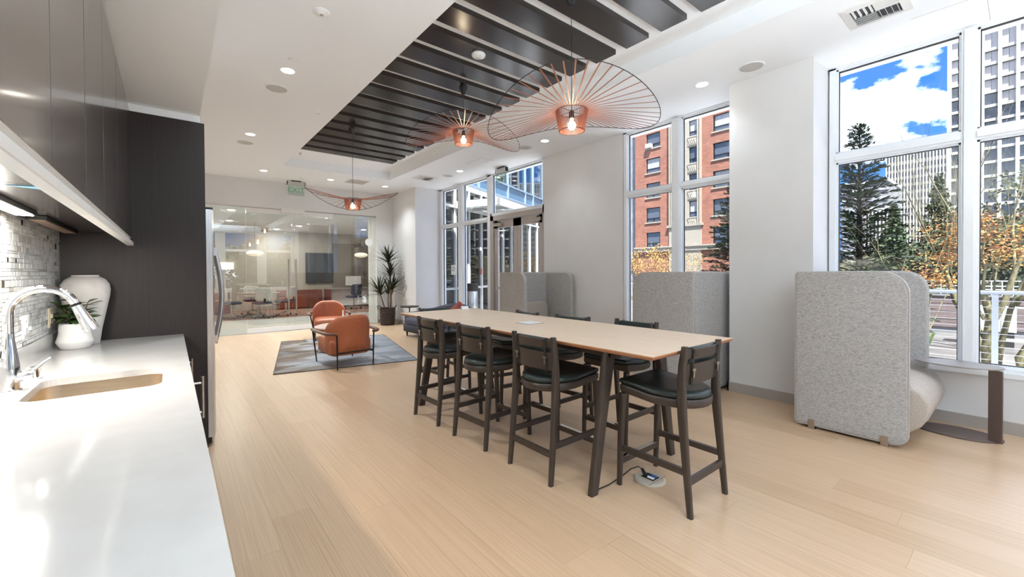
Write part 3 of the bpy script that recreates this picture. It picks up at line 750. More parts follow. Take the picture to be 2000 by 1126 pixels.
# ---- floor box with plug and cord
fbx = thing('floor_outlet', 'round beige floor outlet box under the near end of the table', 'outlet', (2.437, 1.563, 0))
MB().lathe([(0, .0), (.102, 0), (.102, .003), (.088, .014), (0, .016)], 40, caps=False).build('cover', m_terr, fbx, True, 25)
MB().box(-.03, .045, -.045, .045, .0155, .017).build('well', m_black, fbx, False)
MB().box(-.016, .008, -.035, .03, .017, .019).build('socket_face', m_white, fbx, False)
MB().box(.018, .038, -.035, .005, .017, .0185).build('data_port', M('blue_port', L(60, 100, 180), .5), fbx, False)
MB().box(-.095, .095, -.058, -.056, .0142, .0148).build('lid_joint', m_soil, fbx, False)
cord = thing('power_cord', 'black power cord running from the floor outlet to the table leg', 'cord', (2.437, 1.563, 0))
MB().bar((-.01, .02, .019), (-.02, .03, .045), .026, .022).bar((-.02, .03, .045), (-.025, .04, .066), .02, .016).build('plug', m_black, cord, False)
P_ = [Vector(q) for q in ((-.025, .04, .062), (-.04, .06, .078), (-.09, .08, .07), (-.17, .10, .035), (-.27, .12, .008), (-.36, .13, .006), (-.42, .125, .006))]
MB().tube(P_, .004, 8).build('cable', m_black, cord)

# =================================================================== GREY HIGH-BACK BOOTHS (face -y)
def make_booth(label, loc, rz):
    s = thing('lounge_booth', label, 'chair', loc, rz, 'grey high-back booths along the windows')
    W, D, H, T = 1.03, .75, 1.363, .062
    ol = rrect(-D / 2, D / 2, .022, H, [.09, .035, .03, .17], 7)
    for q in (-1, 1):
        x = q * (W / 2 - T / 2)
        p = MB().puffy(ol, slab(T, .024, 4), lambda a, b, h: (x + h, a, b)).build('side_panel', m_fabric, s, True, 60)
        pts = [(x + q * .0235, a * 1.0, b) for a, b in rrect(-D / 2 + .004, D / 2 - .004, .026, H - .004, [.09, .035, .03, .17], 7)]
        MB().tube(pts + pts[:1], .0035, 5, False).build('piping', m_piping, p)
        for yy in (-.235, .245):
            fx = q * (W / 2 + .002)
            MB().puffy(rrect(yy - .024, yy + .024, .0, .082, [0.002, 0.002, .01, .01], 3), [(0, fx - .0035), (0, fx + .0035)], lambda a, b, h: (h, a, b)).box(min(fx, fx - q * .06), max(fx, fx - q * .06), yy - .024, yy + .024, 0, .006).build('foot', m_nickel, s, False)
    ob = rrect(-W / 2 + .004, W / 2 - .004, .022, H - .001, .03, 4)
    MB().puffy(ob, slab(T, .024, 4), lambda a, b, h: (a, D / 2 - T / 2 + h, b)).build('back_panel', m_fabric, s, True, 60)
    pr = [(.30, .075), (.30, .46), (.0, .475), (-.20, .495), (-.30, .50), (-.38, .485), (-.44, .445), (-.475, .385), (-.485, .32), (-.47, .25), (-.43, .18), (-.36, .115), (-.28, .075)]
    hw = W / 2 - T - .003
    MB().puffy(pr, [(.025, -hw), (.008, -hw + .008), (0, -hw + .03), (0, hw - .03), (.008, hw - .008), (.025, hw)], lambda a, b, h: (h, a, b)).build('seat', m_seatf, s, True, 50)
    MB().puffy(rrect(-hw + .02, hw - .02, .465, .84, [.03, .03, .11, .11], 6), slab(.11, .045, 4) + [(.08, .056), (.14, .058)], lambda a, b, h: (a, D / 2 - T - .056 - h, b)).build('back_cushion', m_seatf, s, True, 60)
    return s
b0 = make_booth('grey fabric high-back booth nearest the camera beside the oval side table', (4.815, .925, 0), 0)
again(b0, (4.775, 2.585, 0), pi, 'grey fabric high-back booth turned away, in front of the brick building window')
again(b0, (4.86, 5.30, 0), radians(-6), 'grey fabric high-back booth by the double door, its pale seat in view')

ct_ = thing('side_table', 'oval taupe metal side table with a flat post next to the nearest booth', 'table', (5.115, .36, 0))
def oval(a, b, n=40): return [(a * cos(2 * pi * k / n), b * sin(2 * pi * k / n)) for k in range(n)]
MB().puffy(oval(.172, .262), [(.002, .0), (0, .002), (0, .010), (.002, .012)]).build('base_plate', m_plate, ct_)
MB().puffy(oval(.172, .262), [(.002, .576), (0, .578), (0, .586), (.002, .588)]).build('top_plate', m_platel, ct_)
MB().bar((-.085, -.215, .011), (-.085, -.215, .577), .085, .012, upv=(-.86, .5, 0)).build('post', m_plate, ct_, False)

# =================================================================== LOUNGE
def ribbon(mb, pts, w, h):
    pts = [Vector(p) for p in pts]; vs = []
    for i, p in enumerate(pts):
        d = (pts[min(i + 1, len(pts) - 1)] - pts[max(i - 1, 0)]).normalized(); a = d.cross(Vector((0, 0, 1))).normalized(); b = a.cross(d)
        for sx, sy in ((-1, -.6), (-.6, -1), (.6, -1), (1, -.6), (1, .6), (.6, 1), (-.6, 1), (-1, .6)): vs.append(p + a * sx * w / 2 + b * sy * h / 2)
    n = 8; N = len(pts)
    mb.add(vs, [tuple(range(n - 1, -1, -1)), tuple(range((N - 1) * n, N * n))] + [(i * n + k, i * n + (k + 1) % n, (i + 1) * n + (k + 1) % n, (i + 1) * n + k) for i in range(N - 1) for k in range(n)])
    return mb
def make_armchair(label, loc, rz):
    s = thing('lounge_chair', label, 'chair', loc, rz, 'cognac lounge chairs on the rug')
    caps = [(.02, None), (.08, None), (.15, None), (.22, None), (.29, None)]
    def bend(a, b, h):
        return (a * (1 - .06 * max(0, (.4 - b)) / .4 * 0 ), -.335 + .27 * (abs(a) / .33) ** 2.6 - .10 * (b - .2) / .56 * .55 + h, b)
    lay = slab(.115, .05, 4)
    lay = [(i, h) for i, h in [(.30, -.052), (.22, -.055), (.15, -.057), (.09, -.0575)]] + lay + [(.09, .0575), (.15, .057), (.22, .055), (.30, .052)]
    MB().puffy(rrect(-.325, .325, .165, .762, [.09, .09, .235, .235], 9), lay, bend).build('back_shell', m_cognac, s, True, 70)
    MB().puffy(rrect(-.30, .30, -.30, .355, [.08, .08, .12, .12], 6), [(.08, .175), (.03, .18), (0, .215), (0, .36), (.012, .40), (.045, .425), (.1, .435), (.2, .44)]).build('seat', m_cognac, s, True, 60)
    for q in (-1, 1):
        ribbon(MB(), [(q * .268, -.418, .505), (q * .315, -.40, .508), (q * .36, -.345, .51), (q * .383, -.26, .512), (q * .39, -.12, .515), (q * .388, .05, .518), (q * .380, .20, .52), (q * .365, .30, .52)], .055, .036).build('armrest', m_walnut, s, True, 50)
        MB().tube([(q * .262, -.405, 0), (q * .266, -.412, .30), (q * .270, -.415, .495)], [.009, .0115, .0115], 8).build('leg', m_blackm, s)
        MB().tube([(q * .275, .40, 0), (q * .325, .345, .30), (q * .368, .285, .51)], [.009, .0115, .0115], 8).build('leg', m_blackm, s)
        MB().tube([(q * .265, -.41, .21), (q * .30, .35, .17)], .008, 8).build('side_rail', m_blackm, s)
    MB().tube([(-.265, -.411, .235), (.265, -.411, .235)], .011, 8).build('back_rail', m_blackm, s)
    return s
a0 = make_armchair('cognac lounge chair seen from behind, nearest on the rug', (2.035, 6.52, .0), .07)
again(a0, (2.58, 9.24, 0), pi - .22, 'cognac lounge chair facing the camera in front of the glass doors')

rg = thing('rug', 'abstract grey and brown area rug under the lounge chairs', 'rug', (2.335, 7.665, 0), -.212)
MB().puffy(rrect(-.975, .975, -1.50, 1.50, .01, 2), [(0, .001), (0, .008), (.004, .0095)]).build('pile', m_rug, rg, False)
eb = MB()
for q in ((-.985, -.975, -1.51, 1.51), (.975, .985, -1.51, 1.51), (-.975, .975, -1.51, -1.50), (-.975, .975, 1.50, 1.51)): eb.box(q[0], q[1], q[2], q[3], .0005, .0105)
eb.build('binding', m_rugedge, rg, False)

cf = thing('coffee_table', 'low pebble-shaped coffee table with a pale top between the lounge chairs', 'table', (2.36, 7.78, .0))
peb = [((.39 + .04 * cos(2 * a)) * cos(a), (.40 + .04 * sin(a)) * sin(a) * 1.3) for a in [2 * pi * k / 36 for k in range(36)]]
MB().puffy(peb, [(.02, .395), (.004, .400), (0, .408), (0, .414), (.003, .418)]).build('tabletop', m_marble, cf, True, 40)
for k in range(3):
    a = 2 * pi * k / 3 + .5; MB().tube([(.26 * cos(a), .32 * sin(a), .0), (.2 * cos(a), .25 * sin(a), .396)], [.012, .016], 10).build('leg', m_blackm, cf)
sp = thing('small_planter', 'small white planter with succulents on the coffee table', 'plant', (2.40, 8.0, .418))
MB().lathe([(0, 0), (.06, 0), (.085, .04), (.09, .075), (.085, .075), (.078, .05), (0, .05)], 24, caps=False).build('bowl', m_pot, sp, True, 50)
slf = leafmesh('leaf', M('succulent_leaf', L(86, 104, 78), .5), [(0, .05), (.4, .13), (.8, .08), (1, .005)], -.2)
for k in range(22):
    a = k * 2.4; inst('leaf', slf, sp, (.045 * cos(a) * (k / 22), .045 * sin(a) * (k / 22), .06), (0, -.35 - .9 * (1 - k / 22), a), (.075,) * 3)
bv = thing('bud_vase', 'slim white bottle vase on the coffee table', 'vase', (2.43, 7.86, .418))
MB().lathe([(0, 0), (.035, 0), (.042, .05), (.030, .13), (.012, .20), (.010, .27), (.007, .27), (0, .1)], 20, caps=False).build('body', m_white, bv, True, 60)

# ---- navy sofa (local +y is the front; rotated to face the rug)
so = thing('sofa', 'navy velvet sofa with a curved back by the far window', 'sofa', (4.34, 7.60, 0), pi / 2)
base = rrect(-.93, .93, -.36, .47, [.18, .18, .10, .10], 6)
MB().puffy(base, [(.02, .105), (0, .125), (0, .255), (.006, .262)]).build('base', m_navyd, so, True, 50)
MB().puffy(rrect(-.80, .80, -.30, .475, [.12, .12, .07, .07], 6), [(.012, .264), (0, .285), (0, .36), (.02, .395), (.06, .41), (.14, .418), (.25, .42)]).build('seat_cushion', m_navy, so, True, 60)
path = [(-.87, .40), (-.87, .15), (-.86, -.10), (-.80, -.27), (-.66, -.35), (-.35, -.385), (0, -.395), (.35, -.385), (.66, -.35), (.80, -.27), (.86, -.10), (.87, .15), (.87, .40)]
hts = [.50, .515, .54, .575, .62, .68, .715, .68, .62, .575, .54, .515, .50]
b = MB(); vs = []; sec = [(-.07, 0), (.07, 0), (.075, .75), (.06, .93), (.0, 1.0), (-.06, .93), (-.075, .75)]; n = len(sec)
for i, (x, y) in enumerate(path):
    d = Vector(path[min(i + 1, len(path) - 1)]) - Vector(path[max(i - 1, 0)]); d.normalize(); nx_, ny_ = d.y, -d.x
    for o_, t_ in sec: vs.append((x + nx_ * o_, y + ny_ * o_, .11 + (hts[i] - .11) * t_))
N = len(path)
b.add(vs, [tuple(range(n - 1, -1, -1)), tuple(range((N - 1) * n, N * n))] + [(i * n + k, i * n + (k + 1) % n, (i + 1) * n + (k + 1) % n, (i + 1) * n + k) for i in range(N - 1) for k in range(n)])
b.build('backrest', m_navy, so, True, 75)
for x in (-.82, .82, 0):
    for y in (-.25, .40): MB().tube([(x, y, 0), (x, y, .108)], [.014, .024], 10).build('leg', m_black, so)
cu = thing('cushion', 'red and white patterned cushion leaning on the navy sofa', 'cushion', (4.47, 7.20, .56), pi / 2 + .5)
t = NT('red_pattern_fabric'); wv = t.n('ShaderNodeTexWave'); wv.inputs['Scale'].default_value = 9; wv.inputs['Distortion'].default_value = 5; wv.inputs['Detail'].default_value = 2
t.l(t.coords((1, 1, 1)), wv.inputs['Vector']); t.bsdf(t.ramp(wv.outputs['Fac'], [(.3, L(196, 70, 56)), (.5, L(230, 200, 190)), (.65, L(205, 92, 74)), (.85, L(70, 50, 50))]), .9)
MB().puffy(rrect(-.19, .19, -.19, .19, .05, 5), [(.10, -.05), (.04, -.042), (.01, -.02), (0, 0), (.01, .02), (.04, .042), (.10, .05)], lambda a, b, h: ((a - b) * .7071, h - (a + b) * .7071 * .25, (a + b) * .7071 * .95 - .02)).build('cover', t.m, cu, True, 70)

bt = thing('side_table', 'round black side table between the sofa and the white pier', 'table', (4.38, 9.22, 0))
MB().lathe([(0, .545), (.215, .545), (.22, .552), (.22, .565), (.215, .57), (0, .57)], 36, caps=False).build('tabletop', m_blackm, bt, True, 40)
MB().tube([(0, 0, .01), (0, 0, .546)], .014, 12).build('stem', m_blackm, bt)
MB().lathe([(0, 0), (.15, 0), (.15, .008), (.02, .014), (0, .014)], 32, caps=False).build('base', m_blackm, bt, True, 40)

# ---- dracaena in a basket
dp = thing('dracaena_plant', 'tall spiky dracaena in a dark wicker basket right of the glass partition', 'plant', (4.37, 10.50, 0))
bk = MB(); prof = []
for k in range(16):
    z = .015 + .425 * k / 15; prof.append((.176 + .022 * k / 15 + (.006 if k % 2 else -.004), z))
bk.lathe([(0, .004), (.168, .004)] + prof + [(.186, .445), (.176, .43), (.17, .36), (0, .36)], 40, caps=False)
bo = bk.build('basket', m_basket, dp, True, 30)
for q in (-1, 1):
    MB().tube([(q * .15 * .775 + .6 * .05, -q * .15 * .632, .43), (q * .18, -q * .145, .50), (q * .19 - .04, -q * .15 - .04, .50), (q * .15 - .06, -q * .12 - .06, .43)], .011, 8).build('basket_handle', m_basket, bo)
st_ = MB().lathe([(0, .37), (.165, .37)], 20, caps=False).build('soil', m_soil, dp)
rv = Vector((.775, -.632, 0))
def at(px, z, back=0): return rv * (px * .0134) + Vector((.632, .775, 0)) * back + Vector((0, 0, z))
def stem(pts, r0, r1):
    return MB().tube(pts, [r0 + (r1 - r0) * i / (len(pts) - 1) for i in range(len(pts))], 8).build('stem', m_stem, dp)
stem([at(6, .36), at(7, .8), at(6, 1.25), at(2, 1.74)], .026, .017)
stem([at(8, .80, .02), at(10, .86), at(12, .98)], .016, .012)
stem([at(-3, .36, -.04), at(-8, .62, -.05), at(-14, .86, -.03)], .014, .010)
stem([at(1, .36, .05), at(0, .66, .06), at(1, .92, .05)], .013, .010)
dl = leafmesh('leaf', m_dleaf, [(0, .026), (.15, .046), (.5, .052), (.8, .030), (1, .002)], .2)
drg = random.Random(11)
for base, axis, n, ln in ((at(2, 1.70), Vector((-.05, 0, 1)), 34, .44), (at(6, 1.34), Vector((.1, -.05, 1)), 28, .42), (at(12, .98), rv * .6 + Vector((0, 0, .8)), 26, .45), (at(-15, .86, -.03), rv * -.45 + Vector((0, 0, .9)), 28, .50), (at(1, .88, .05), Vector((0, 0, 1)), 20, .42)):
    axis = axis.normalized()
    for k in range(n):
        a = k * 2.39996; pol = radians(10 + 62 * (k / n) ** .8 + drg.uniform(-6, 6))
        u_ = axis.orthogonal().normalized(); w_ = axis.cross(u_)
        d = (axis * cos(pol) + (u_ * cos(a) + w_ * sin(a)) * sin(pol)).normalized()
        side = d.cross(Vector((0, 0, 1))); side = side.normalized() if side.length > .05 else u_
        nrm = side.cross(d).normalized()
        m3 = Matrix((d, -side, nrm)).transposed()
        o_ = inst('leaf', dl, dp, base - axis * (.10 * k / n), m3.to_euler(), (ln * drg.uniform(.85, 1.1),) * 3)

# =================================================================== PENDANT LAMPS
def make_pendant(label, x, y, zr, offs, canopy_z):
    s = thing('pendant_lamp', label, 'lamp', (x, y, zr), 0, 'copper ribbon pendant lamps in the ceiling tray')
    N = 52; R0, RB, RO, HB = .126, .099, .67, .160
    view = atan2(-y, -x)          # direction from lamp towards the camera side of the room
    nr, fr_, lf_, rg_ = offs
    def zo(a):
        c, q = cos(a - view), sin(a - view)
        return (nr if c > 0 else fr_) * c * c + (rg_ if q > 0 else lf_) * q * q
    bm_ = MB().bar((R0, 0, 0), (RB, 0, -HB), .0095, .0016).mesh('basket_rib', m_copper, False)
    for k in range(N):
        a = 2 * pi * (k + .5) / N; ca, sa = cos(a), sin(a); z = zo(a)
        MB().bar((R0 * ca, R0 * sa, 0), (RO * ca, RO * sa, z), .0095, .0016).build('brim_rib', m_copper, s, False)
        inst('basket_rib', bm_, s, (0, 0, 0), (0, 0, a))
    ring = lambda r, zf, w: MB().tube([(r * cos(2 * pi * k / 72), r * sin(2 * pi * k / 72), zf(2 * pi * k / 72)) for k in range(73)], w, 6, False)
    ring(RO, zo, .0028).build('brim_wire', m_wire, s); ring(R0, lambda a: 0, .003).build('top_ring', m_wire, s); ring(RB, lambda a: -HB, .0026).build('bottom_ring', m_wire, s)
    MB().bar((-R0, 0, 0), (R0, 0, 0), .006, .002).bar((0, -R0, 0), (0, R0, 0), .006, .002).build('cross_bar', m_wire, s, False)
    MB().lathe([(0, .004), (.014, .004), (.020, -.01), (.022, -.05), (.018, -.058), (0, -.058)], 16, caps=False).build('socket', m_black, s, True, 40)
    MB().lathe([(0, -.148)] + [(.034 * sin(pi * k / 10), -.114 - .034 * cos(pi * k / 10)) for k in range(1, 9)] + [(.014, -.075), (.013, -.056)], 20, caps=False).build('bulb', m_bulb, s)
    ct = canopy_z - zr
    MB().tube([(0, 0, .0), (0, 0, ct - .004)], .0028, 6).build('cord', m_black, s)
    MB().lathe([(0, -.008), (.022, 0), (.058, .075), (.030, .121), (0, .121)], 6, (0, 0, ct), caps=False).build('canopy', m_black, s, False)
    light('POINT', BULB_W, s, (0, 0, -.17), color=(1, .80, .56), shadow_soft_size=.03)
make_pendant('large copper ribbon pendant lamp hanging over the high table, nearest the camera', 2.50, 2.30, 2.655, (.08, .10, -.16, -.11), 3.49)
make_pendant('copper ribbon pendant lamp in the ceiling tray, middle of the row', 2.73, 4.25, 3.055, (.0, .10, -.17, -.20), 3.49)
make_pendant('copper ribbon pendant lamp hung low over the rug before the glass partition', 2.184, 6.535, 2.50, (-.26, .10, .13, .13), 3.49)

# =================================================================== CEILING FIXTURES
def downlight(label, x, y, w=1.0):
    s = thing('downlight', label, 'light', (x, y, ZC), 0, 'round recessed downlights')
    n = 28
    MB().lathe([(.060, -.0005), (.072, -.006), (.078, -.005), (.079, 0), (.060, 0)], n, caps=False).build('trim_ring', m_white, s, True, 40)
    MB().lathe([(0, -.003), (.060, -.003), (.060, 0), (0, 0)], n, caps=False).build('lens', m_lens, s, False)
    light('SPOT', DOWN_W * w, s, (0, 0, -.02), color=(.86, .945, 1.0), spot_size=radians(118), spot_blend=.85, shadow_soft_size=.06)
downlight('bright recessed downlight above the kitchen floor, nearest the camera', .972, 4.874, 2.6)
downlight('recessed downlight in front of the refrigerator', .965, 7.461, 3.6)
downlight('recessed downlight near the left corner of the ceiling tray far end', 1.515, 9.953, 4.2)
downlight('recessed downlight beyond the tray, left of the square return grille', 2.848, 10.006, 4.2)
downlight('recessed downlight beside the far right tray corner by the dracaena', 4.123, 9.991, 1.4)
downlight('recessed downlight near the square air diffuser and the double door', 4.726, 7.511, .38)
downlight('recessed downlight behind the large pendant lamp', 4.715, 4.926, .38)
downlight('recessed downlight in front of the pier right of the brick building window', 4.692, 2.33, .38)
for x, y, q, w_ in ((.95, 2.2, 'over the countertop, just above the picture', .35), (.95, -.4, 'over the camera', 1), (4.69, -.5, 'before the nearest window, out of the picture', 1), (.95, -2.6, 'in the rear kitchen corner', 1), (4.69, -2.6, 'in the rear window corner', 1), (2.8, -3.3, 'in front of the rear wall', 1)):  # extra downlights outside the view, added to brighten the room
    downlight('added unseen downlight ' + q, x, y, w_)

def speaker(label, x, y):
    s = thing('ceiling_speaker', label, 'speaker', (x, y, ZC), 0, 'round ceiling speakers')
    MB().lathe([(.108, -.001), (.112, -.006), (.124, -.005), (.126, 0), (.108, 0)], 36, caps=False).build('rim', m_white, s, True, 40)
    MB().lathe([(0, -.006), (.07, -.0055), (.108, -.003), (.108, 0), (0, 0)], 36, caps=False).build('grille', m_grille, s)
speaker('round ceiling speaker next to the nearest kitchen downlight', .964, 5.429)
speaker('round ceiling speaker above the refrigerator side', .96, 7.981)
speaker('round ceiling speaker above the pier between the two right windows', 4.692, 1.811)
speaker('round ceiling speaker behind the large pendant lamp', 4.707, 5.396)
speaker('round ceiling speaker beside the far square air diffuser', 4.749, 8.031)

def sensor(label, x, y, r):
    s = thing('occupancy_sensor', label, 'sensor', (x, y, ZC), 0, 'white dome sensors on the ceiling')
    MB().lathe([(0, -r * .42), (r * .30, -r * .42), (r * .42, -r * .36), (r * .8, -r * .22), (r, -r * .08), (r, 0), (0, 0)], 32, caps=False).build('dome', m_white, s, True, 40)
    MB().lathe([(0, -r * .46), (r * .24, -r * .45), (r * .27, -r * .41), (0, -r * .40)], 20, caps=False).build('lens', m_return, s)
sensor('white dome sensor on the ceiling nearest the camera', .969, 3.605, .062)
sensor('small white dome sensor beside the left edge of the tray', 1.531, 5.886, .052)
sensor('small white dome sensor above the left exit sign', 2.294, 10.19, .052)
sensor('small white dome sensor near the double door exit sign', 4.723, 6.338, .050)
def cap(label, x, y, z=ZC):
    s = thing('sprinkler_cover', label, 'sprinkler', (x, y, z), 0, 'flush sprinkler covers')
    MB().lathe([(0, -.005), (.036, -.004), (.038, -.0), (0, 0)], 24, caps=False).build('cover_plate', m_white, s, True, 40)
    MB().lathe([(.038, -.0012), (.0405, -.0012), (.0405, 0), (.038, 0)], 24, caps=False).build('shadow_gap', m_return, s)
cap('flush round sprinkler cover beside the nearest kitchen downlight', .959, 4.60)
cap('flush round sprinkler cover beyond the far square air diffuser', 4.761, 8.823)
cap('flush round sprinkler cover above the low pendant lamp, past the tray', 2.33, 9.70)
s = thing('fire_sprinkler', 'small metal sprinkler head in the far end of the tray', 'sprinkler', (1.95, 8.78, ZT))
MB().lathe([(0, -.004), (.03, -.003), (.03, 0), (0, 0)], 20, caps=False).build('escutcheon', m_return, s)
MB().tube([(0, 0, -.003), (0, 0, -.035)], .007, 8).lathe([(0, -.038), (.016, -.038), (.016, -.036), (0, -.036)], 12, caps=False).build('head', m_nickel, s)

def diffuser(label, x, y, w):
    s = thing('air_diffuser', label, 'vent', (x, y, ZC), 0, 'square white air diffusers'); h = w / 2; q = w * .36
    f = MB()
    vs = [(-h, -h, 0), (h, -h, 0), (h, h, 0), (-h, h, 0), (-h, -h, -.006), (h, -h, -.006), (h, h, -.006), (-h, h, -.006), (-q, -q, -.014), (q, -q, -.014), (q, q, -.014), (-q, q, -.014)]
    f.add(vs, [(i, (i + 1) % 4, 4 + (i + 1) % 4, 4 + i) for i in range(4)] + [(4 + i, 4 + (i + 1) % 4, 8 + (i + 1) % 4, 8 + i) for i in range(4)])
    f.build('frame', m_louver, s, False)
    MB().box(-q, q, -q, q, -.0015, -.0005).build('plenum', m_duct, s, False)
    N = 8
    for i in range(N):
        a = -q + 2 * q * (i + .5) / N
        for (along, lo, hi, sg) in (('y', 0, q, 1), ('y', -q, 0, -1), ('x', 0, q, 1), ('x', -q, 0, -1)):
            if along == 'y' and ((a < 0) == (sg > 0)): MB().bar((lo, a, -.009), (hi, a, -.009), .002, .018, upv=(0, .6 * sg, 1)).build('louver', m_louver, s, False)
            if along == 'x' and ((a < 0) != (sg > 0)): MB().bar((a, lo, -.009), (a, hi, -.009), .002, .018, upv=(.6 * sg, 0, 1)).build('louver', m_louver, s, False)
diffuser('large square air diffuser on the ceiling by the nearest window', 4.46, .78, .40)
diffuser('square air diffuser on the ceiling near the far pier', 4.44, 8.53, .44)
s = thing('return_grille', 'flat square return air grille past the end of the tray', 'vent', (3.39, 9.85, ZC))
MB().box(-.23, .23, -.23, .23, -.008, 0).build('frame', m_louver, s, False)
MB().box(-.205, .205, -.205, .205, -.010, -.008).build('perforated_face', m_return, s, False)

sa = thing('smoke_alarm', 'white fire alarm strobe mounted on a dark ceiling slat', 'alarm', (2.475, 3.56, 3.611))
MB().lathe([(0, -.038), (.05, -.036), (.066, -.028), (.072, -.016), (.072, -.008), (.066, 0), (0, 0)], 36, caps=False).build('housing', m_white, sa, True, 40)
MB().puffy(rrect(-.028, .028, -.02, .02, .006, 3), [(0, -.036), (.002, -.058), (.008, -.064)], lambda a, b, h: (a * .775 + b * .632 - .018, -a * .632 + b * .775 - .022, h)).build('strobe_lens', m_acrylic, sa)
text('FIRE', .017, m_red, sa, (.022, .022, -.0375), (pi, 0, -yaw), ext=.0015)

def exit_sign(label, x, y, rz, w):
    s = thing('exit_sign', label, 'sign', (x, y, ZC), rz)
    MB().box(-.10, .10, -.035, .035, -.022, 0).build('canopy', m_black, s, False)
    MB().box(-w / 2, w / 2, -.03, .03, -.105, -.022).build('housing', m_steelv, s, False)
    for q in (-1, 1): MB().box(q * w / 2 - .006, q * w / 2 + .006, -.031, .031, -.106, -.021).build('end_cap', m_black, s, False)
    p = MB().box(-w / 2 + .012, w / 2 - .012, -.004, .004, -.335, -.105).build('acrylic_panel', m_acrylic, s, False)
    text('EXIT', .175, m_green, p, (0, -.0052, -.215), (pi / 2, 0, 0), ext=.001)
exit_sign('clear edge-lit exit sign above the glass partition', 2.264, 10.62, 0, .37)
exit_sign('clear edge-lit exit sign hanging before the double door transom', 5.22, 6.72, -pi / 2, .34)

# =================================================================== OFFICE BEHIND THE GLASS
m_tilef = M('grey_floor_tile', L(196, 196, 192), .35, c2=L(186, 186, 182), scale=3)
m_carpet = M('office_carpet', L(150, 116, 104), .95, c2=L(122, 98, 92), scale=5, lo=.4, hi=.6)
m_taupe = M('taupe_wall', L(128, 118, 108), .7)
m_owall = M('office_wall', L(176, 170, 160), .7)
m_screen = M('dark_screen', L(38, 42, 48), .12, spec=.6)
m_cherry = M('cherry_wood', L(120, 58, 44), .4, c2=L(104, 48, 36), scale=4, stretch=(2, 2, 20))
m_chairw = M('pale_woven_back', L(205, 202, 196), .7, c2=L(180, 178, 172), scale=60)
m_navyf = M('navy_chair_fabric', L(58, 60, 78), .8)
struct(MB().box(-.58, 7.6, YB, 14.35, -.12, 0).build('floor_tile', m_tilef, smooth=False), 'grey tiled corridor floor beyond the glass')
struct(MB().box(-.58, 7.6, 14.35, 18.2, -.12, 0).build('floor_carpet', m_carpet, smooth=False), 'reddish office carpet beyond the corridor')
ow = MB().box(-.58, 7.7, 18.0, 18.2, 0, 3.2).box(7.6, 7.7, YB + .6, 18.2, 0, 3.2)
struct(ow.build('wall_office', m_owall, smooth=False), 'far office wall behind the glass')
struct(MB().box(5.15, 7.59, 17.93, 18.0, .0, 2.55).build('trim_2', m_taupe, smooth=False), 'taupe accent panel on the far office wall')
struct(MB().box(-.58, 7.6, YB + .12, 18.2, 2.95, 3.2).box(4.9, 7.7, YB + .5, YB + .62, 0, 2.95).build('ceiling_office', m_ceil, smooth=False), 'lower white office ceiling')
def office_light(label, x, y):
    s = thing('office_downlight', label, 'light', (x, y, 2.95), 0, 'office downlights beyond the glass')
    MB().lathe([(0, -.004), (.07, -.004), (.085, -.003), (.085, 0), (0, 0)], 20, caps=False).build('lens', m_lens, s)
    light('AREA', OFFICE_W / 6, s, (0, 0, -.02), shape='DISK', size=.5)
for x, y, q in ((1.2, 12.6, 'first on the left in the corridor'), (3.4, 12.6, 'in the corridor before the right wall return'), (1.4, 15.2, 'over the round meeting table'), (3.4, 15.6, 'in the middle of the office'), (5.6, 15.6, 'over the window desk'), (3.0, 17.2, 'before the far wall')):
    office_light('office downlight ' + q, x, y)
rt_ = thing('meeting_table', 'round grey meeting table in the office beyond the glass', 'table', (2.15, 15.4, 0))
MB().lathe([(0, .715), (.60, .715), (.62, .725), (.62, .738), (.61, .742), (0, .742)], 40, caps=False).build('tabletop', m_platel, rt_, True, 40)
MB().lathe([(.05, .02), (.05, .716)], 16).build('column', m_steelv, rt_); MB().lathe([(0, 0), (.34, 0), (.34, .012), (.06, .03), (0, .03)], 28, caps=False).build('base', m_steelv, rt_, True, 40)
def task_chair(label, loc, rz, back, grp):
    s = thing('office_chair', label, 'chair', loc, rz, grp)
    for k in range(5):
        a = 2 * pi * k / 5; e = Vector((.30 * cos(a), .30 * sin(a), .065)); MB().bar((0, 0, .13), e, .04, .035, .025, .02).build('base_spoke', m_steelv, s, False)
        MB().tube([e + Vector((0, -.012, -.038)), e + Vector((0, .012, -.038))], .027, 12).build('caster', m_black, s)
    MB().tube([(0, 0, .10), (0, 0, .42)], .025, 12).build('gas_column', m_steelv, s)
    MB().puffy(rrect(-.24, .24, -.24, .24, .08, 4), [(.06, .42), (0, .44), (0, .47), (.02, .49), (.08, .50)]).build('seat', m_navyf, s, True, 60)
    MB().puffy(rrect(-.23, .23, .52, .93, .09, 5), [(.05, -.028), (.012, -.024), (0, -.012), (0, .012), (.012, .024), (.05, .028)], lambda a, b, h: (a, -.24 - .06 * (b - .5) + .10 * (abs(a) / .23) ** 2 + h, b)).build('backrest', back, s, True, 60)
    MB().bar((0, -.18, .42), (0, -.27, .60), .05, .02).build('back_support', m_blackm, s, False)
    return s
c0 = task_chair('pale backed swivel chair left of the round meeting table', (1.42, 15.1, 0), -1.5, m_chairw, 'swivel chairs at the meeting table')
again(c0, (2.15, 14.62, 0), .1, 'pale backed swivel chair seen from behind before the meeting table')
again(c0, (2.86, 15.0, 0), .9, 'pale backed swivel chair right of the meeting table behind the door handles')
again(c0, (2.1, 16.25, 0), pi, 'pale backed swivel chair behind the round meeting table')
n0 = task_chair('navy swivel chair at the white office desk', (5.35, 16.0, 0), .3, m_navyf, 'navy swivel chairs at the desk')
again(n0, (6.35, 16.6, 0), -.3, 'navy swivel chair nearest the right edge of the glass')
dk = thing('office_desk', 'white fronted office desk beyond the glass', 'desk', (6.0, 17.2, 0))
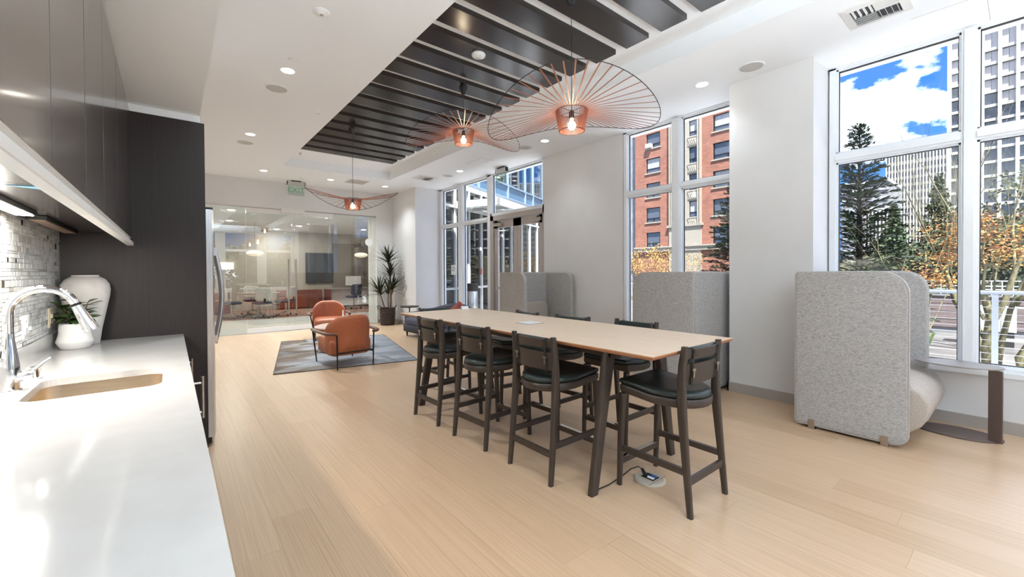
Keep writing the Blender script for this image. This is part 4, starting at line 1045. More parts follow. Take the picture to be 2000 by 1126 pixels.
MB().box(-1.3, 1.5, -.35, .35, .72, .75).build('desktop', m_platel, dk, False); MB().box(-1.28, 1.48, -.08, -.05, .05, .72).build('modesty_panel', m_white, dk, False)
MB().box(-1.3, -1.22, -.34, .34, 0, .72).build('leg_panel', m_cherry, dk, False); MB().box(1.42, 1.5, -.34, .34, 0, .72).build('leg_panel', m_white, dk, False)
mo = thing('monitor', 'computer monitor on the white office desk', 'monitor', (5.75, 17.25, .75))
MB().puffy(rrect(-.30, .30, .10, .46, .01, 2), [(0, -.015), (0, .015)], lambda a, b, h: (a, h, b)).build('housing', m_whitep, mo, False)
MB().box(-.285, .285, -.0165, -.015, .12, .445).build('screen', M('lit_screen', L(205, 206, 206), .3), mo, False); MB().box(-.03, .03, .01, .03, .01, .2).box(-.1, .1, -.07, .07, 0, .012).build('stand', m_steelv, mo, False)
tv = thing('wall_screen', 'large dark wall screen in the office beyond the glass', 'screen', (4.65, 17.93, 1.55))
MB().puffy(rrect(-.52, .52, -.60, .60, .015, 2), [(0, 0), (0, .05)], lambda a, b, h: (a, .02 - h, b)).build('housing', m_black, tv, False); MB().box(-.49, .49, -.0345, -.031, -.57, .57).build('screen', m_screen, tv, False)
cz = thing('credenza', 'low dark cherry credenza under the office wall screen', 'cabinet', (3.85, 17.65, 0))
MB().box(-.75, .75, -.25, .25, .04, .70).build('carcass', m_cherry, cz, False)
for k in range(3): MB().box(-.74 + .495 * k, -.255 + .495 * k, -.27, -.25, .06, .69).build('door', m_cherry, cz, False)
def saucer(label, x, y, z, r):
    s = thing('saucer_pendant', label, 'lamp', (x, y, z), 0, 'ribbed saucer pendants in the office'); pr = []
    for k in range(17):
        a = -pi / 2 + pi * k / 16; pr.append((max(.02, r * cos(a)) * (1 - (.02 if k % 2 else 0)), r * .38 * sin(a)))
    MB().lathe(pr, 32).build('shade', M('bubble_lamp', L(236, 226, 208), .6, emis=L(255, 238, 210), estr=.35), s, True, 20); MB().tube([(0, 0, r * .36), (0, 0, 2.95 - z)], .003, 6).build('cord', m_black, s)
saucer('ribbed saucer pendant over the round meeting table', 2.05, 15.2, 1.98, .24)
saucer('ribbed saucer pendant over the office desk', 5.95, 16.9, 2.06, .26)
wl = thing('wall_sconce', 'rectangular white wall sconce on the far office wall', 'lamp', (1.55, 17.99, 1.62))
MB().puffy(rrect(-.21, .21, -.13, .13, .01, 2), [(0, 0), (0, .09)], lambda a, b, h: (a, -h, b)).build('shade', M('linen_shade', L(238, 232, 222), .7, emis=L(255, 240, 220), estr=.5), wl, False)
MB().box(-.05, .05, .0, .01, -.05, .05).build('back_plate', m_nickel, wl, False)
th = thing('thermostat', 'small white thermostat on the far office wall', 'thermostat', (1.18, 17.99, 1.24))
MB().puffy(rrect(-.06, .06, -.06, .06, .01, 2), [(0, 0), (0, .02), (.006, .026)], lambda a, b, h: (a, -h, b)).build('housing', m_whitep, th, False); MB().box(-.03, .03, -.0275, -.026, -.01, .035).build('display', m_screen, th, False)
of_ = thing('pedestal_cabinet', 'cherry wood pedestal beside the meeting table', 'cabinet', (1.30, 16.9, 0))
MB().box(-.22, .22, -.28, .28, .03, .72).build('carcass', m_cherry, of_, False)
for k in range(3): MB().box(-.20, .20, -.296, -.28, .05 + .22 * k, .26 + .22 * k).build('drawer', m_cherry, of_, False)

# =================================================================== OUTSIDE
m_terrace = M('pale_terrace_paving', L(222, 222, 222), .5, c2=L(206, 206, 206), scale=1.2, stretch=(1, 3, 1))
m_street = M('wet_pavement', L(116, 113, 110), .28, c2=L(86, 83, 79), scale=.5, stretch=(4, 1, 1))
m_soilg = M('garden_soil', L(70, 73, 43), .95, c2=L(49, 46, 32), scale=.8)
m_alu = M('grey_railing', L(118, 123, 129), .45)
m_cable = M('rail_cable', L(159, 159, 159), .35, .6)
m_conc = M('white_concrete', L(176, 174, 168), .8, c2=L(160, 159, 152), scale=.5, stretch=(2, 2, .4), lo=.3, hi=.7)
m_concg = M('grey_concrete', L(130, 130, 130), .8, c2=L(108, 108, 110), scale=1.2)
m_tglass = M('tower_glass_dark', L(53, 56, 64), .12, spec=.9)
m_tblind = M('tower_window_blinds', L(167, 160, 157), .35, spec=.6)
m_sglass = M('striped_tower_glass', L(86, 87, 95), .2, spec=.6)
m_plankw = M('weathered_plank', L(116, 102, 100), .8, c2=L(92, 79, 76), scale=5, stretch=(1, .6, 14), rnd=True)
m_white2 = M('white_paint_outdoor', L(172, 172, 170), .5)
struct(MB().box(5.62, 8.75, -14, 16.5, -.30, -.05).build('terrace', m_terrace, smooth=False), 'pale paved terrace outside the windows')
struct(MB().box(8.75, 600, -300, 300, -1.9, -1.5).box(-60, 8.75, -60, -4.3, -1.9, -.35).build('ground', m_street, smooth=False), 'wet street and ground below the terrace')
# hillside behind the far fence
b = MB(); N = 16; vs = []; fs = []
for i in range(N + 1):
    for j in range(N + 1):
        x = 29 + 45 * i / N; y = -30 + 75 * j / N; vs.append((x, y, -1.5 + 4.6 * min(1, (x - 29) / 14) * (max(0, min(1, (16 - y) / 8))) + .3 * sin(x * .9 + y * .7)))
for i in range(N):
    for j in range(N): fs.append((i * (N + 1) + j, (i + 1) * (N + 1) + j, (i + 1) * (N + 1) + j + 1, i * (N + 1) + j + 1))
struct(b.add(vs, fs).build('hill', m_soilg), 'planted hillside across the street')

# ---- cable railing
def railing(label, x, y0, y1, posts):
    s = thing('cable_railing', label, 'railing', (x, 0, -.05))
    MB().puffy(rrect(-.03, .03, 1.085, 1.135, .012, 3), [(0, y0), (0, y1)], lambda a, b, h: (a, h, b)).build('top_rail', m_alu, s, True, 40)
    for p in posts:
        o_ = MB().box(-.025, .025, p - .03, p + .03, 0, 1.09).box(-.06, .06, p - .06, p + .06, 0, .012).build('post', m_alu, s, False)
    for k in range(11): MB().tube([(0, y0, .12 + .088 * k), (0, y1, .12 + .088 * k)], .004, 5).build('cable', m_cable, s)
railing('grey cable railing along the terrace edge', 8.5, -6, 15, [.255 + 1.5 * k for k in range(-4, 10)])

# ---- plank wall with a white lattice railing across the street
pw = thing('plank_wall', 'weathered horizontal plank wall across the street', 'wall', (27, 0, -1.5))
MB().box(.05, .3, -6, 12, 0, 1.66).build('backing', m_concg, pw, False)
plm = MB().puffy([(-3, -.086), (3, -.086), (3, .086), (-3, .086)], [(0, .05), (0, .012), (.012, 0)], lambda a, b, h: (h, a, b)).mesh('plank', m_plankw, False)
for k in range(8):
    for j in range(3): inst('plank', plm, pw, (.01 * (k % 2), 6.0 * j - 3 + .002, .36 + .176 * k), (0, 0, 0), (1, .999, 1))
MB().box(-.05, .05, -6, 12, 1.67, 1.75).build('coping', m_concg, pw, False)
lr_ = thing('lattice_railing', 'white grid railing on top of the plank wall', 'railing', (27, 0, .25))
for z in (.06, .22, .36, .58): MB().box(-.02, .02, -6, 12, z, z + .045).build('rail', m_white2, lr_, False)
lt = MB()
for k in range(60): lt.box(-.015, .015, -6 + .3 * k, -5.965 + .3 * k, .0, .6)
tag(lt.build('bars', m_white2, lr_, False), kind='stuff')
cbk = thing('concrete_block', 'pale concrete barrier block beyond the railing post', 'barrier', (24.0, .95, -1.5))
MB().puffy(rrect(-.4, .4, -.75, .55, .04, 2), [(0, .55), (0, 1.42), (.03, 1.47)]).build('block', m_conc, cbk, False); MB().box(-.38, .38, -.7, -.4, 0, .55).box(-.38, .38, .2, .5, 0, .55).build('foot', m_rubber, cbk, False)
sr = thing('stair_rail', 'white stair handrail near the right edge outside', 'railing', (22.0, .15, -1.5))
MB().tube([(0, .35, .45), (0, .35, 1.55), (0, -1.6, 1.55), (0, -1.6, .45)], .045, 8).build('handrail', m_white2, sr); MB().box(-.03, .03, -1.6, .35, .42, .5).build('bottom_rail', m_white2, sr, False); MB().box(-.05, .05, .3, .4, 0, .45).box(-.05, .05, -1.65, -1.55, 0, .45).build('post', m_white2, sr, False)

# ---- white concrete tower
TWX = 150
tw = thing('office_tower', 'white concrete grid tower at the right edge of the window view', 'building', (TWX, 0, -1.5))
yL, bay, col_ = 12.55, 2.70, .62; Z0 = 1.5
rows = [(52.6 + Z0, 57.6 + Z0)] + [(52.6 - 3.30 * (k + 1) + Z0, 52.6 - 3.30 * k + Z0) for k in range(15)]
zb, zt = 0, 59.0 + Z0; nb = 12
MB().box(1.2, 34, yL - nb * bay - .8, yL, 0, zt).build('core', m_conc, tw, False)
g = MB(); g.box(0, 1.2, yL - nb * bay - .8, yL, rows[0][1], zt).box(0, 1.2, yL - nb * bay - .8, yL, 0, rows[-1][0] )
for k in range(nb + 1): g.box(-.15, 1.2, yL - .75 - k * bay + (.0 if k else 0), yL - k * bay - (.0 if k == 0 else .13), 0, zt)
for a, c in rows: g.box(.12, 1.2, yL - nb * bay, yL, a, a + .62)
g.build('concrete_grid', m_conc, tw, False)
def wmesh(mg):
    b = MB(); b.cur = 0; b.box(.0, .1, -.5, .5, 0, 1); b.cur = 1; b.box(-.06, .0, -.008, .008, 0, 1); b.box(-.06, .02, -.5, .5, .955, 1.0); b.box(-.04, .02, -.5, .5, 0, .02); return b.mesh('window', [mg, m_blackm], False)
wm1, wm2 = wmesh(m_tblind), wmesh(m_tglass); wr_ = random.Random(4)
for k in range(nb):
    for r_, (a, c) in enumerate(rows):
        dark = r_ > 4 or (r_ > 2 and k < 1) or (r_ == 4 and k < 3) or wr_.random() < .05
        inst('window', wm2 if dark else wm1, tw, (.75, yL - .75 - k * bay - (bay - .62) / 2, a + .62), (0, 0, 0), (1, bay - .62, c - a - .62))
# ---- striped tower
s2 = thing('striped_tower', 'pale office block with fine vertical fins behind the conifer', 'building', (260, 0, -1.5))
MB().box(.8, 40, -12, 41.7, 0, 58.5).build('core', m_sglass, s2, False)
g = MB()
for k in range(52): g.box(0, .9, 41.7 - 1.04 * k - .42, 41.7 - 1.04 * k, 0, 58.5)
tag(g.build('fins', m_conc, s2, False), kind='stuff')
g = MB().box(.35, .85, -12, 41.7, 50.6, 52.2).box(.3, .9, -12, 41.7, 57.9, 58.6)
for k in range(14): g.box(.4, .85, -12, 41.7, 50.6 - 3.35 * (k + 1), 50.6 - 3.35 * (k + 1) + 1.25)
g.build('floor_bands', M('cream_concrete', L(167, 160, 148), .8), s2, False)
# ---- grey blocks
s3 = thing('grey_block', 'grey banded office block far behind the conifer', 'building', (200, 36, -1.5))
MB().box(.3, 25, -4.6, 9, 0, 34.5).build('core', m_concg, s3, False)
for k in range(9): MB().box(0, .3, -4.6, 9, 2 + 3.7 * k, 3.4 + 3.7 * k).build('band', M('pale_band', L(148, 149, 154), .6) if k == 0 else bpy.data.materials['pale_band'], s3, False)
MB().box(-.4, 25, -4.8, 9.2, 34.5, 35.6).build('parapet', m_conc, s3, False)
s4 = thing('column_block', 'low white block with thin columns behind the conifer branches', 'building', (120, 20.6, -1.5))
MB().box(.4, 12, -2.4, 2.2, 0, 15.5).build('core', m_sglass, s4, False); MB().box(0, 12, -2.4, 2.2, 15.5, 16.3).build('roof', m_conc, s4, False)
for k in range(8): MB().box(0, .4, -2.4 + .62 * k, -2.15 + .62 * k, 0, 15.5).build('column', m_conc, s4, False)

# ---- brick apartment building
t = NT('brick_wall')
br = t.n('ShaderNodeTexBrick'); br.inputs['Scale'].default_value = 1; br.inputs['Brick Width'].default_value = .42; br.inputs['Row Height'].default_value = .13; br.inputs['Mortar Size'].default_value = .012
br.inputs['Color1'].default_value = L(142, 90, 70); br.inputs['Color2'].default_value = L(118, 70, 54); br.inputs['Mortar'].default_value = L(148, 114, 96); br.inputs['Bias'].default_value = .1
c = t.n('ShaderNodeTexCoord'); sx = t.n('ShaderNodeSeparateXYZ'); cx = t.n('ShaderNodeCombineXYZ'); t.l(c.outputs['Object'], sx.inputs[0]); t.l(sx.outputs['Y'], cx.inputs['X']); t.l(sx.outputs['Z'], cx.inputs['Y']); t.l(cx.outputs[0], br.inputs['Vector'])
nv = t.noise(cx.outputs[0], .7, 3)
t.bsdf(mulc(br.outputs['Color'], t.ramp(nv, [(.3, (.86, .84, .84, 1)), (.65, (1, 1, 1, 1))])), .85); t.bump(br.outputs['Fac'], -.4, .02)
m_brick = t.m
m_cream = M('cream_terracotta', L(146, 140, 127), .7, c2=L(138, 129, 113), scale=6, bump=.3, bdist=.02)
m_aglass = M('apartment_glass', L(78, 82, 88), .1, spec=.9)
m_curt = M('pale_curtain', L(160, 160, 159), .7, c2=L(136, 136, 136), scale=9, stretch=(1, 8, .2))
bx = 42
ap = thing('brick_apartment_building', 'red brick apartment building with a cream terracotta bay', 'building', (bx, 0, -1.5)); Z0 = 1.5
FL = [15.1, 12.33, 9.56, 6.79, 4.02]       # sill heights of the floors above the room's floor
SPL = 28.75
def holes(y0, y1, wins, x0, x1, zmax):
    # wall strip with window openings: list of (ya, yb, sill, head)
    m = MB(); ys = sorted({y0, y1} | {q for w in wins for q in w[:2]})
    for a, c in zip(ys, ys[1:]):
        cur = 0; ws = sorted([w for w in wins if w[0] <= a + 1e-4 and w[1] >= c - 1e-4], key=lambda w: w[2])
        for w in ws:
            m.box(x0, x1, a, c, cur, w[2]); cur = w[3]
        m.box(x0, x1, a, c, cur, zmax)
    return m
ZM = 24
main, side, bayw = [], [], []
for f in FL:
    main += [(25.55, 27.30, f + Z0, f + 1.62 + Z0), (16.9, 19.75, f + Z0, f + 1.62 + Z0)]
    side += [(28.95, 30.6, f + Z0, f + 1.5 + Z0), (33, 34.8, f + Z0, f + 1.5 + Z0)]
    if f > 4.1: bayw += [(21.32, 22.15, f + .1 + Z0, f + 1.75 + Z0), (23.05, 23.9, f + .1 + Z0, f + 1.75 + Z0)]
holes(24.42, SPL, [w for w in main if w[0] > 25], 0, .5, ZM).build('brick_wall', m_brick, ap, False)
holes(15.2, 20.87, [w for w in main if w[0] < 20], 0, .5, ZM).build('brick_wall', m_brick, ap, False)
holes(SPL, 44, side, 1.3, 1.8, ZM).box(0.5, 1.8, SPL - .01, SPL + .3, 0, ZM).build('brick_wall', m_brick, ap, False)
holes(20.87, 24.42, bayw, -.15, .5, ZM).build('terracotta_bay', m_cream, ap, False)
MB().box(.6, 14, 15.2, 44, 0, ZM).build('core', m_concg, ap, False)
for y in (20.87, 22.55, 24.0): 
    for q in (0, .22): MB().box(-.32, -.15, y + q, y + q + .13, 6.1 + Z0, ZM).build('pilaster', m_cream, ap, False)
def brickwin(kind):
    b = MB(); b.cur = 0; b.box(.18, .22, 0, 1, 0, 1); b.cur = 1
    for q in ((0, .035, 0, 1), (.965, 1, 0, 1), (0, 1, 0, .04), (0, 1, .96, 1), (0, 1, .26, .29)): b.box(.10, .18, *q)
    b.box(.10, .18, .48, .51, 0, .27); b.cur = 2
    if kind: b.box(.23, .26, .05 if kind == 1 else .3, .95 if kind == 1 else .7, .3, .95)
    return b.mesh('window', [m_aglass, m_blackm, m_curt], False)
def brickwin2():
    b = MB(); b.cur = 2; b.box(.18, .22, 0, 1, 0, 1); b.cur = 1
    for q in ((0, .05, 0, 1), (.95, 1, 0, 1), (0, 1, 0, .04), (0, 1, .96, 1), (0, 1, .28, .31)): b.box(.10, .18, *q)
    b.cur = 0; b.box(.15, .185, .05, .95, .04, .28); return b.mesh('window', [m_aglass, m_blackm, m_curt], False)
bws = [brickwin(0), brickwin(2), brickwin2()]
pat = random.Random(9)
for w in main + side + bayw:
    xo = 1.3 if w in side else (-.15 if w in bayw else 0)
    inst('window', bws[2] if pat.random() < .4 else bws[pat.randrange(2)], ap, (xo, w[0], w[2]), (0, 0, 0), (1, w[1] - w[0], w[3] - w[2]))
    MB().box(xo - .10, xo + .2, w[0] - .12, w[1] + .12, w[2] - .14, w[2]).build('sill', m_cream, ap, False)
for f in FL[:-1]:
    for y0, y1 in ((21.25, 22.25), (22.98, 23.95)):
        p = MB().box(-.22, -.15, y0, y1, f - .85 + Z0, f - .05 + Z0).build('relief_panel', m_cream, ap, False)
        r = MB()
        for k in range(4): r.bar((-.24, y0 + .15 + .2 * k, f - .72 + Z0), (-.24, y0 + .32 + .2 * k, f - .2 + Z0), .05, .06, upv=(1, 0, 0))
        r.build('scroll_relief', M('cream_relief', L(160, 148, 124), .8) if 'cream_relief' not in bpy.data.materials else bpy.data.materials['cream_relief'], p, False)  # scrolls in a slightly yellower, lighter cream than their panel
MB().box(-.25, .1, 15.2, SPL, 3.45 + Z0, 4.35 + Z0 - .45).box(-.35, .1, 15.2, SPL, 3.85 + Z0, 4.0 + Z0).build('belt_course', m_cream, ap, False)
MB().box(-.3, .0, 20.7, 24.6, 5.95 + Z0, 6.2 + Z0).build('bay_base', m_cream, ap, False)
for y, z in ((26.9, 15.1), (29.3, 12.33), (29.4, 9.56)):
    MB().box(-.35 if y < 28 else .95, .3 if y < 28 else 1.5, y - .35, y + .3, z + .02 + Z0, z + .48 + Z0).build('air_conditioner', m_white2, ap, False)
# street lamp in front of it
sl = thing('street_lamp', 'white curved arm street lamp before the brick building', 'lamp', (36, 20.1, -1.5))
MB().tube([(0, 0, 0), (0, 0, 6)], [.09, .07], 10).tube([(0, 0, 6), (0, 0, 9.7), (-.05, -.15, 10.3), (-.1, -.55, 10.75), (-.15, -1.1, 10.75)], [.07, .06, .055, .05, .045], 10).build('mast', m_white2, sl)
MB().puffy(oval(.16, .42, 16), [(.04, -.06), (0, 0), (.03, .06)], lambda a, b, h: (a - .15, b - 1.45, 10.72 + h)).build('lamp_head', m_white2, sl)

# ---- neighbouring glass wing seen through the double door
m_bglass = glass('blue_curtain_glass', (.30, .46, .60, 1), .30, .6)
m_dglass = glass('dark_storefront_glass', (.32, .36, .36, 1), .16, .8)
m_bspan = M('blue_spandrel', L(73, 105, 130), .15, spec=.9)
m_mull = M('curtain_mullion', L(116, 133, 149), .35)
gw = thing('glass_wing', 'blue glass building wing with a white storefront outside the double door', 'building', (5.55, 9.79, -.05), radians(25))
MB().box(.4, 28, .30, .34, 0, 3.9).box(.4, 28, .05, .34, 3.88, 3.95).box(.4, 28, .30, .34, 3.9, 13.8).box(.4, 28, .0, .34, 13.8, 14).build('core', m_concg, gw, False)
mx_ = [.06, .70, 1.42, 2.15, 2.88, 3.63, 4.30, 5.15, 5.95, 6.71, 7.5, 8.3, 9.1, 9.9, 10.7]
MB().box(.06, 28, -.02, .10, 3.78, 3.95).build('storefront_head', m_white2, gw, False)
MB().box(.06, 28, 0, .06, 0, .18).build('storefront_sill', m_white2, gw, False)
for i in range(len(mx_) - 1):
    a, b_ = mx_[i], mx_[i + 1]
    MB().box(a - .035, a + .035, -.03, .08, .18, 3.78).build('mullion', m_white2, gw, False)
    for z0, z1 in ((.18, .92), (.98, 3.20), (3.27, 3.78)):
        MB().box(a + .035, b_ - .035, .03, .045, z0, z1).build('pane', m_dglass, gw, False)
    MB().box(a + .035, b_ - .035, -.02, .07, .92, .98).box(a + .035, b_ - .035, -.02, .07, 3.20, 3.27).build('transom', m_white2, gw, False)
ux = [.06, 1.1, 2.0, 2.92, 4.01, 5.5, 6.26, 7.31, 8.3, 9.3, 10.3]
for i in range(len(ux) - 1):
    a, b_ = ux[i], ux[i + 1]
    MB().box(a - .025, a + .025, -.05, .08, 3.95, 13.8).build('mullion', m_mull, gw, False)
    for z0, z1, mm in ((3.97, 4.40, m_bspan), (4.46, 6.4, m_bglass), (6.46, 6.9, m_bspan), (6.96, 9.0, m_bglass), (9.06, 9.5, m_bspan), (9.56, 12, m_bglass)):
        MB().box(a + .025, b_ - .025, .02, .04, z0, z1).build('pane', mm, gw, False)
for z in (3.95, 4.40, 6.40, 6.90, 9.0, 9.5, 12): MB().box(.06, 28, -.03, .06, z, z + .06).build('transom', m_mull, gw, False)
cp = thing('entrance_canopy', 'white steel entrance canopy with frosted panels outside the double door', 'canopy', (5.55, 9.79, 3.13), radians(25))
cx0, cx1, cy0, cy1 = .62, 4.1, -1.42, -.04
MB().box(cx0, cx1, cy0, cy0 + .06, 0, .19).box(cx0, cx0 + .06, cy0, cy1, 0, .19).box(cx1 - .06, cx1, cy0, cy1, 0, .19).box(cx0, cx1, cy1 - .06, cy1, 0, .19).build('frame', m_white2, cp, False)
for k in range(1, 4): MB().box(cx0 + .87 * k - .02, cx0 + .87 * k + .02, cy0 + .06, cy1 - .06, .02, .12).build('rafter', m_white2, cp, False)
MB().box(cx0 + .06, cx1 - .06, -.75, -.71, .02, .12).build('purlin', m_white2, cp, False)
mfr = M('frosted_panel', L(167, 174, 171), .5)
for k in range(4):
    for y0, y1 in ((cy0 + .07, -.76), (-.70, cy1 - .07)): MB().box(cx0 + .87 * k + .06, cx0 + .87 * (k + 1) - .03, y0, y1, .125, .14).build('panel', mfr, cp, False)
bn = thing('litter_bin', 'steel litter bin with a dark hood outside the glazing', 'bin', (6.62, 9.93, -.05))
MB().lathe([(0, .02), (.17, .02), (.175, .04), (.175, .86), (.17, .87), (0, .87)], 28, caps=False).build('body', m_steelv, bn, True, 40)
MB().lathe([(0, .87), (.165, .87), (.165, .89), (.185, .90), (.19, 1.04), (.175, 1.09), (0, 1.10)], 28, caps=False).build('hood', m_blackm, bn, True, 40)
MB().puffy(oval(.06, .05, 16), [(0, .0), (0, .02)], lambda a, b, h: (-.185 + h - .02, a, .97 + b)).build('ash_opening', m_chrome, bn, True, 40)
cr_ = thing('card_reader', 'small brown card reader on the storefront mullion outside', 'card reader', (5.55 + 2.1 * .9063 - .04, 9.79 + 2.1 * .4226 - .06, 1.38), radians(25))
MB().puffy(rrect(-.06, .06, -.09, .09, .015, 3), [(0, -.03), (.0, -.06), (.01, -.07)], lambda a, b, h: (a, h + .05, b)).build('housing', m_cherry, cr_, False)

# =================================================================== TREES
m_barkg = M('mossy_bark', L(122, 116, 84), .9, c2=L(84, 78, 56), scale=9, stretch=(1, 1, .5), bump=.4, bdist=.01)
m_bark = M('brown_bark', L(73, 60, 48), .9, c2=L(49, 40, 32), scale=14, bump=.3, bdist=.01)
m_con = M('conifer_needles', L(49, 70, 43), .7, c2=L(29, 45, 29), scale=1.6, lo=.4, hi=.6)
m_conl = M('light_conifer', L(73, 89, 54), .7, c2=L(46, 64, 37), scale=2)
m_map = M('maple_leaves', L(176, 129, 53), .7, c2=L(159, 98, 59), scale=2.4, lo=.42, hi=.58)
m_gold = M('golden_buds', L(176, 142, 66), .8, c2=L(150, 108, 66), scale=3)
m_ivy = M('dark_shrub', L(53, 65, 35), .85, c2=L(32, 43, 26), scale=.9, lo=.4, hi=.6)
m_oliv = M('olive_shrub', L(86, 86, 53), .85, c2=L(64, 67, 40), scale=1.1, lo=.4, hi=.6)
def card(vs, fs, p, d, s, w, nrm):
    side = d.cross(nrm)
    side = side.normalized() if side.length > 1e-4 else Vector((1, 0, 0))
    i = len(vs); vs += [p - side * w * .3, p + d * s * .55 - side * w, p + d * s, p + d * s * .55 + side * w]; fs.append((i, i + 1, i + 2, i + 3))
def rv3(r):
    while True:
        v = Vector((r.uniform(-1, 1), r.uniform(-1, 1), r.uniform(-1, 1)))
        if .05 < v.length < 1: return v.normalized()
def foliage(name, mat, parent, clumps, n, size, r, flat=.0):
    vs, fs = [], []
    for c, rad in clumps:
        for _ in range(n):
            v = rv3(r) * r.random() ** .45; p = Vector((c[0] + v.x * rad[0], c[1] + v.y * rad[1], c[2] + v.z * rad[2]))
            d = rv3(r); d.z *= (1 - flat); card(vs, fs, p, d.normalized(), size * r.uniform(.6, 1.3), size * .34, rv3(r))
    o_ = MB().add(vs, fs).build(name, mat, parent, False); tag(o_, kind='stuff'); return o_
def limbs(mb, p, d, ln, rad, depth, r, spread, kids, tips, lift=.15, seg=3):
    pts = [Vector(p)]; rr = [rad]; dd = Vector(d)
    for k in range(seg):
        dd = (dd + rv3(r) * .16 + Vector((0, 0, lift * .3))).normalized(); pts.append(pts[-1] + dd * ln / seg); rr.append(rad * (1 - .45 * (k + 1) / seg))
    mb.tube(pts, rr, 5 if depth < 3 else 7, False); 
    if depth == 0: tips.append(pts[-1]); return
    for k in range(kids):
        b = pts[-1] if k < 2 else pts[r.randrange(1, seg)]
        nd = (dd + rv3(r) * spread + Vector((0, 0, lift))).normalized()
        limbs(mb, b, nd, ln * r.uniform(.62, .82), rr[-1] * (.85 if k == 0 else .62), depth - 1, r, spread, kids, tips, lift, seg)
def conifer(label, x, y, z0, h, rad, seed, lean=0):
    s = thing('conifer', label, 'tree', (x, y, z0)); r = random.Random(seed)
    MB().tube([(0, 0, 0), (.02, 0, h * .5), (0, 0, h)], [.16, .09, .012], 8).build('trunk', m_bark, s)
    bm_, vs, fs = MB(), [], []; z = .5
    while z < h * .985:
        t_ = z / h; L_b = rad * (1 - t_) ** .75 * (1.0 if t_ < .8 else .9) + .07
        nbr = 7 if t_ < .85 else 5; a0 = r.uniform(0, 6.28)
        for k in range(nbr):
            a = a0 + 2 * pi * k / nbr + r.uniform(-.3, .3); ln = L_b * r.uniform(.65, 1.2)
            d = Vector((cos(a), sin(a), .18 + .5 * t_)).normalized(); p0 = Vector((0, 0, z)); p1 = p0 + d * ln * .6; p2 = p0 + d * ln - Vector((0, 0, ln * .16))
            bm_.tube([p0, p1, p2], [.018, .011, .004], 4, False)
            m_ = int(10 + 34 * ln)
            for j in range(m_):
                f = r.random() ** .7; p = p0.lerp(p1, f * 2) if f < .5 else p1.lerp(p2, f * 2 - 1)
                sd = Vector((-sin(a), cos(a), 0)) * r.choice((-1, 1)); dd = (d * .7 + sd * r.uniform(.2, 1.0) + Vector((0, 0, r.uniform(-.5, .15)))).normalized()
                card(vs, fs, p, dd, (.10 + .22 * (1 - f) * min(1, ln)) * r.uniform(.7, 1.3) + .06, .022 + .018 * min(1, ln), Vector((r.uniform(-.4, .4), r.uniform(-.4, .4), 1)))
        z += .17 + .10 * t_ if t_ < .86 else .14
    bm_.build('branches', m_bark, s); tag(MB().add(vs, fs).build('needles', m_con, s, False), kind='stuff')
    return s
conifer('dark green conifer with a bare spiky tip in the nearest window', 20, 3.95, -1.5, 8.4, 2.3, 3)
conifer('dark green conifer half hidden by the pier in front of the brick building', 20, 8.45, -1.5, 7.2, 1.95, 8)
def bare(label, x, y, z0, h, rad, seed, mat, depth=5, spread=.55, stems=3, lift=.22, name='bare_tree', leaf=None, lean=(0, 0), grp=None):
    s = thing(name, label, 'tree', (x, y, z0), 0, grp); r = random.Random(seed); b, tips = MB(), []
    for k in range(stems):
        a = 2 * pi * k / stems + r.uniform(-.5, .5); d = Vector((cos(a) * .4 + lean[0], sin(a) * .4 + lean[1], 1)).normalized()
        limbs(b, (0, 0, 0), d, h, rad, depth, r, spread, 3, tips, lift)
    b.build('limbs', mat, s, True, 80)
    if leaf:
        vs, fs = [], []
        for p in tips:
            for _ in range(leaf[1]): card(vs, fs, p + rv3(r) * leaf[3], rv3(r), leaf[2] * r.uniform(.7, 1.3), leaf[2] * .4, rv3(r))
        tag(MB().add(vs, fs).build('leaves', leaf[0], s, False), kind='stuff')
    return s
bare('tall mossy bare tree behind the orange maple', 22, .95, -1.5, 2.9, .13, 5, m_barkg, 5, .42, 3, .30)
bare('thin bare tree in front of the striped office block', 20, 2.2, -1.5, 2.3, .06, 12, m_barkg, 5, .5, 3, .22)
bare('bare multi-stemmed shrub with golden buds before the brick building', 19, 12.4, -1.3, 1.25, .035, 21, m_bark, 5, .40, 6, .25, 'budding_shrub', (m_gold, 1, .075, .10))
bare('bare golden shrub right of the window mullion before the brick building', 19, 10.35, -1.3, 1.2, .03, 27, m_bark, 5, .40, 4, .28, 'budding_shrub', (m_gold, 1, .06, .10))
# orange maple on the near side of the street
mp_ = thing('maple_tree', 'orange leaved maple just beyond the cable railing', 'tree', (12.2, .40, -1.5)); r = random.Random(14); b = MB()
b.tube([(0, .0, 0), (.03, .03, .7), (-.02, .06, 1.35), (.05, .02, 1.95), (.02, .12, 2.4)], [.115, .10, .085, .07, .055], 10)
b.tube([(0, -.05, .75), (.1, -.12, 1.5), (.05, -.22, 2.1), (.1, -.4, 2.7)], [.05, .045, .04, .03], 8)
b.tube([(.05, -.55, 0), (.1, -.45, .5), (.1, -.33, 1.2), (.1, -.62, 1.9)], [.08, .075, .06, .04], 8).tube([(.1, -.80, 0), (.1, -.66, .5), (.1, -.42, .95)], [.07, .06, .045], 8)
tips = []
for p, d in (((.02, .12, 2.35), (.1, .15, .8)), ((.02, .12, 2.3), (-.3, -.1, .8)), ((.1, -.4, 2.6), (.2, -.5, .7)), ((.1, -.6, 1.85), (-.1, -.6, .6)), ((0, .1, 1.9), (-.1, .35, .7)), ((.1, -.3, 2.2), (-.5, -.1, .7))):
    limbs(b, p, d, .62, .035, 3, r, .7, 3, tips, .06)
b.build('limbs', m_barkg, mp_, True, 80)
vs, fs = [], []
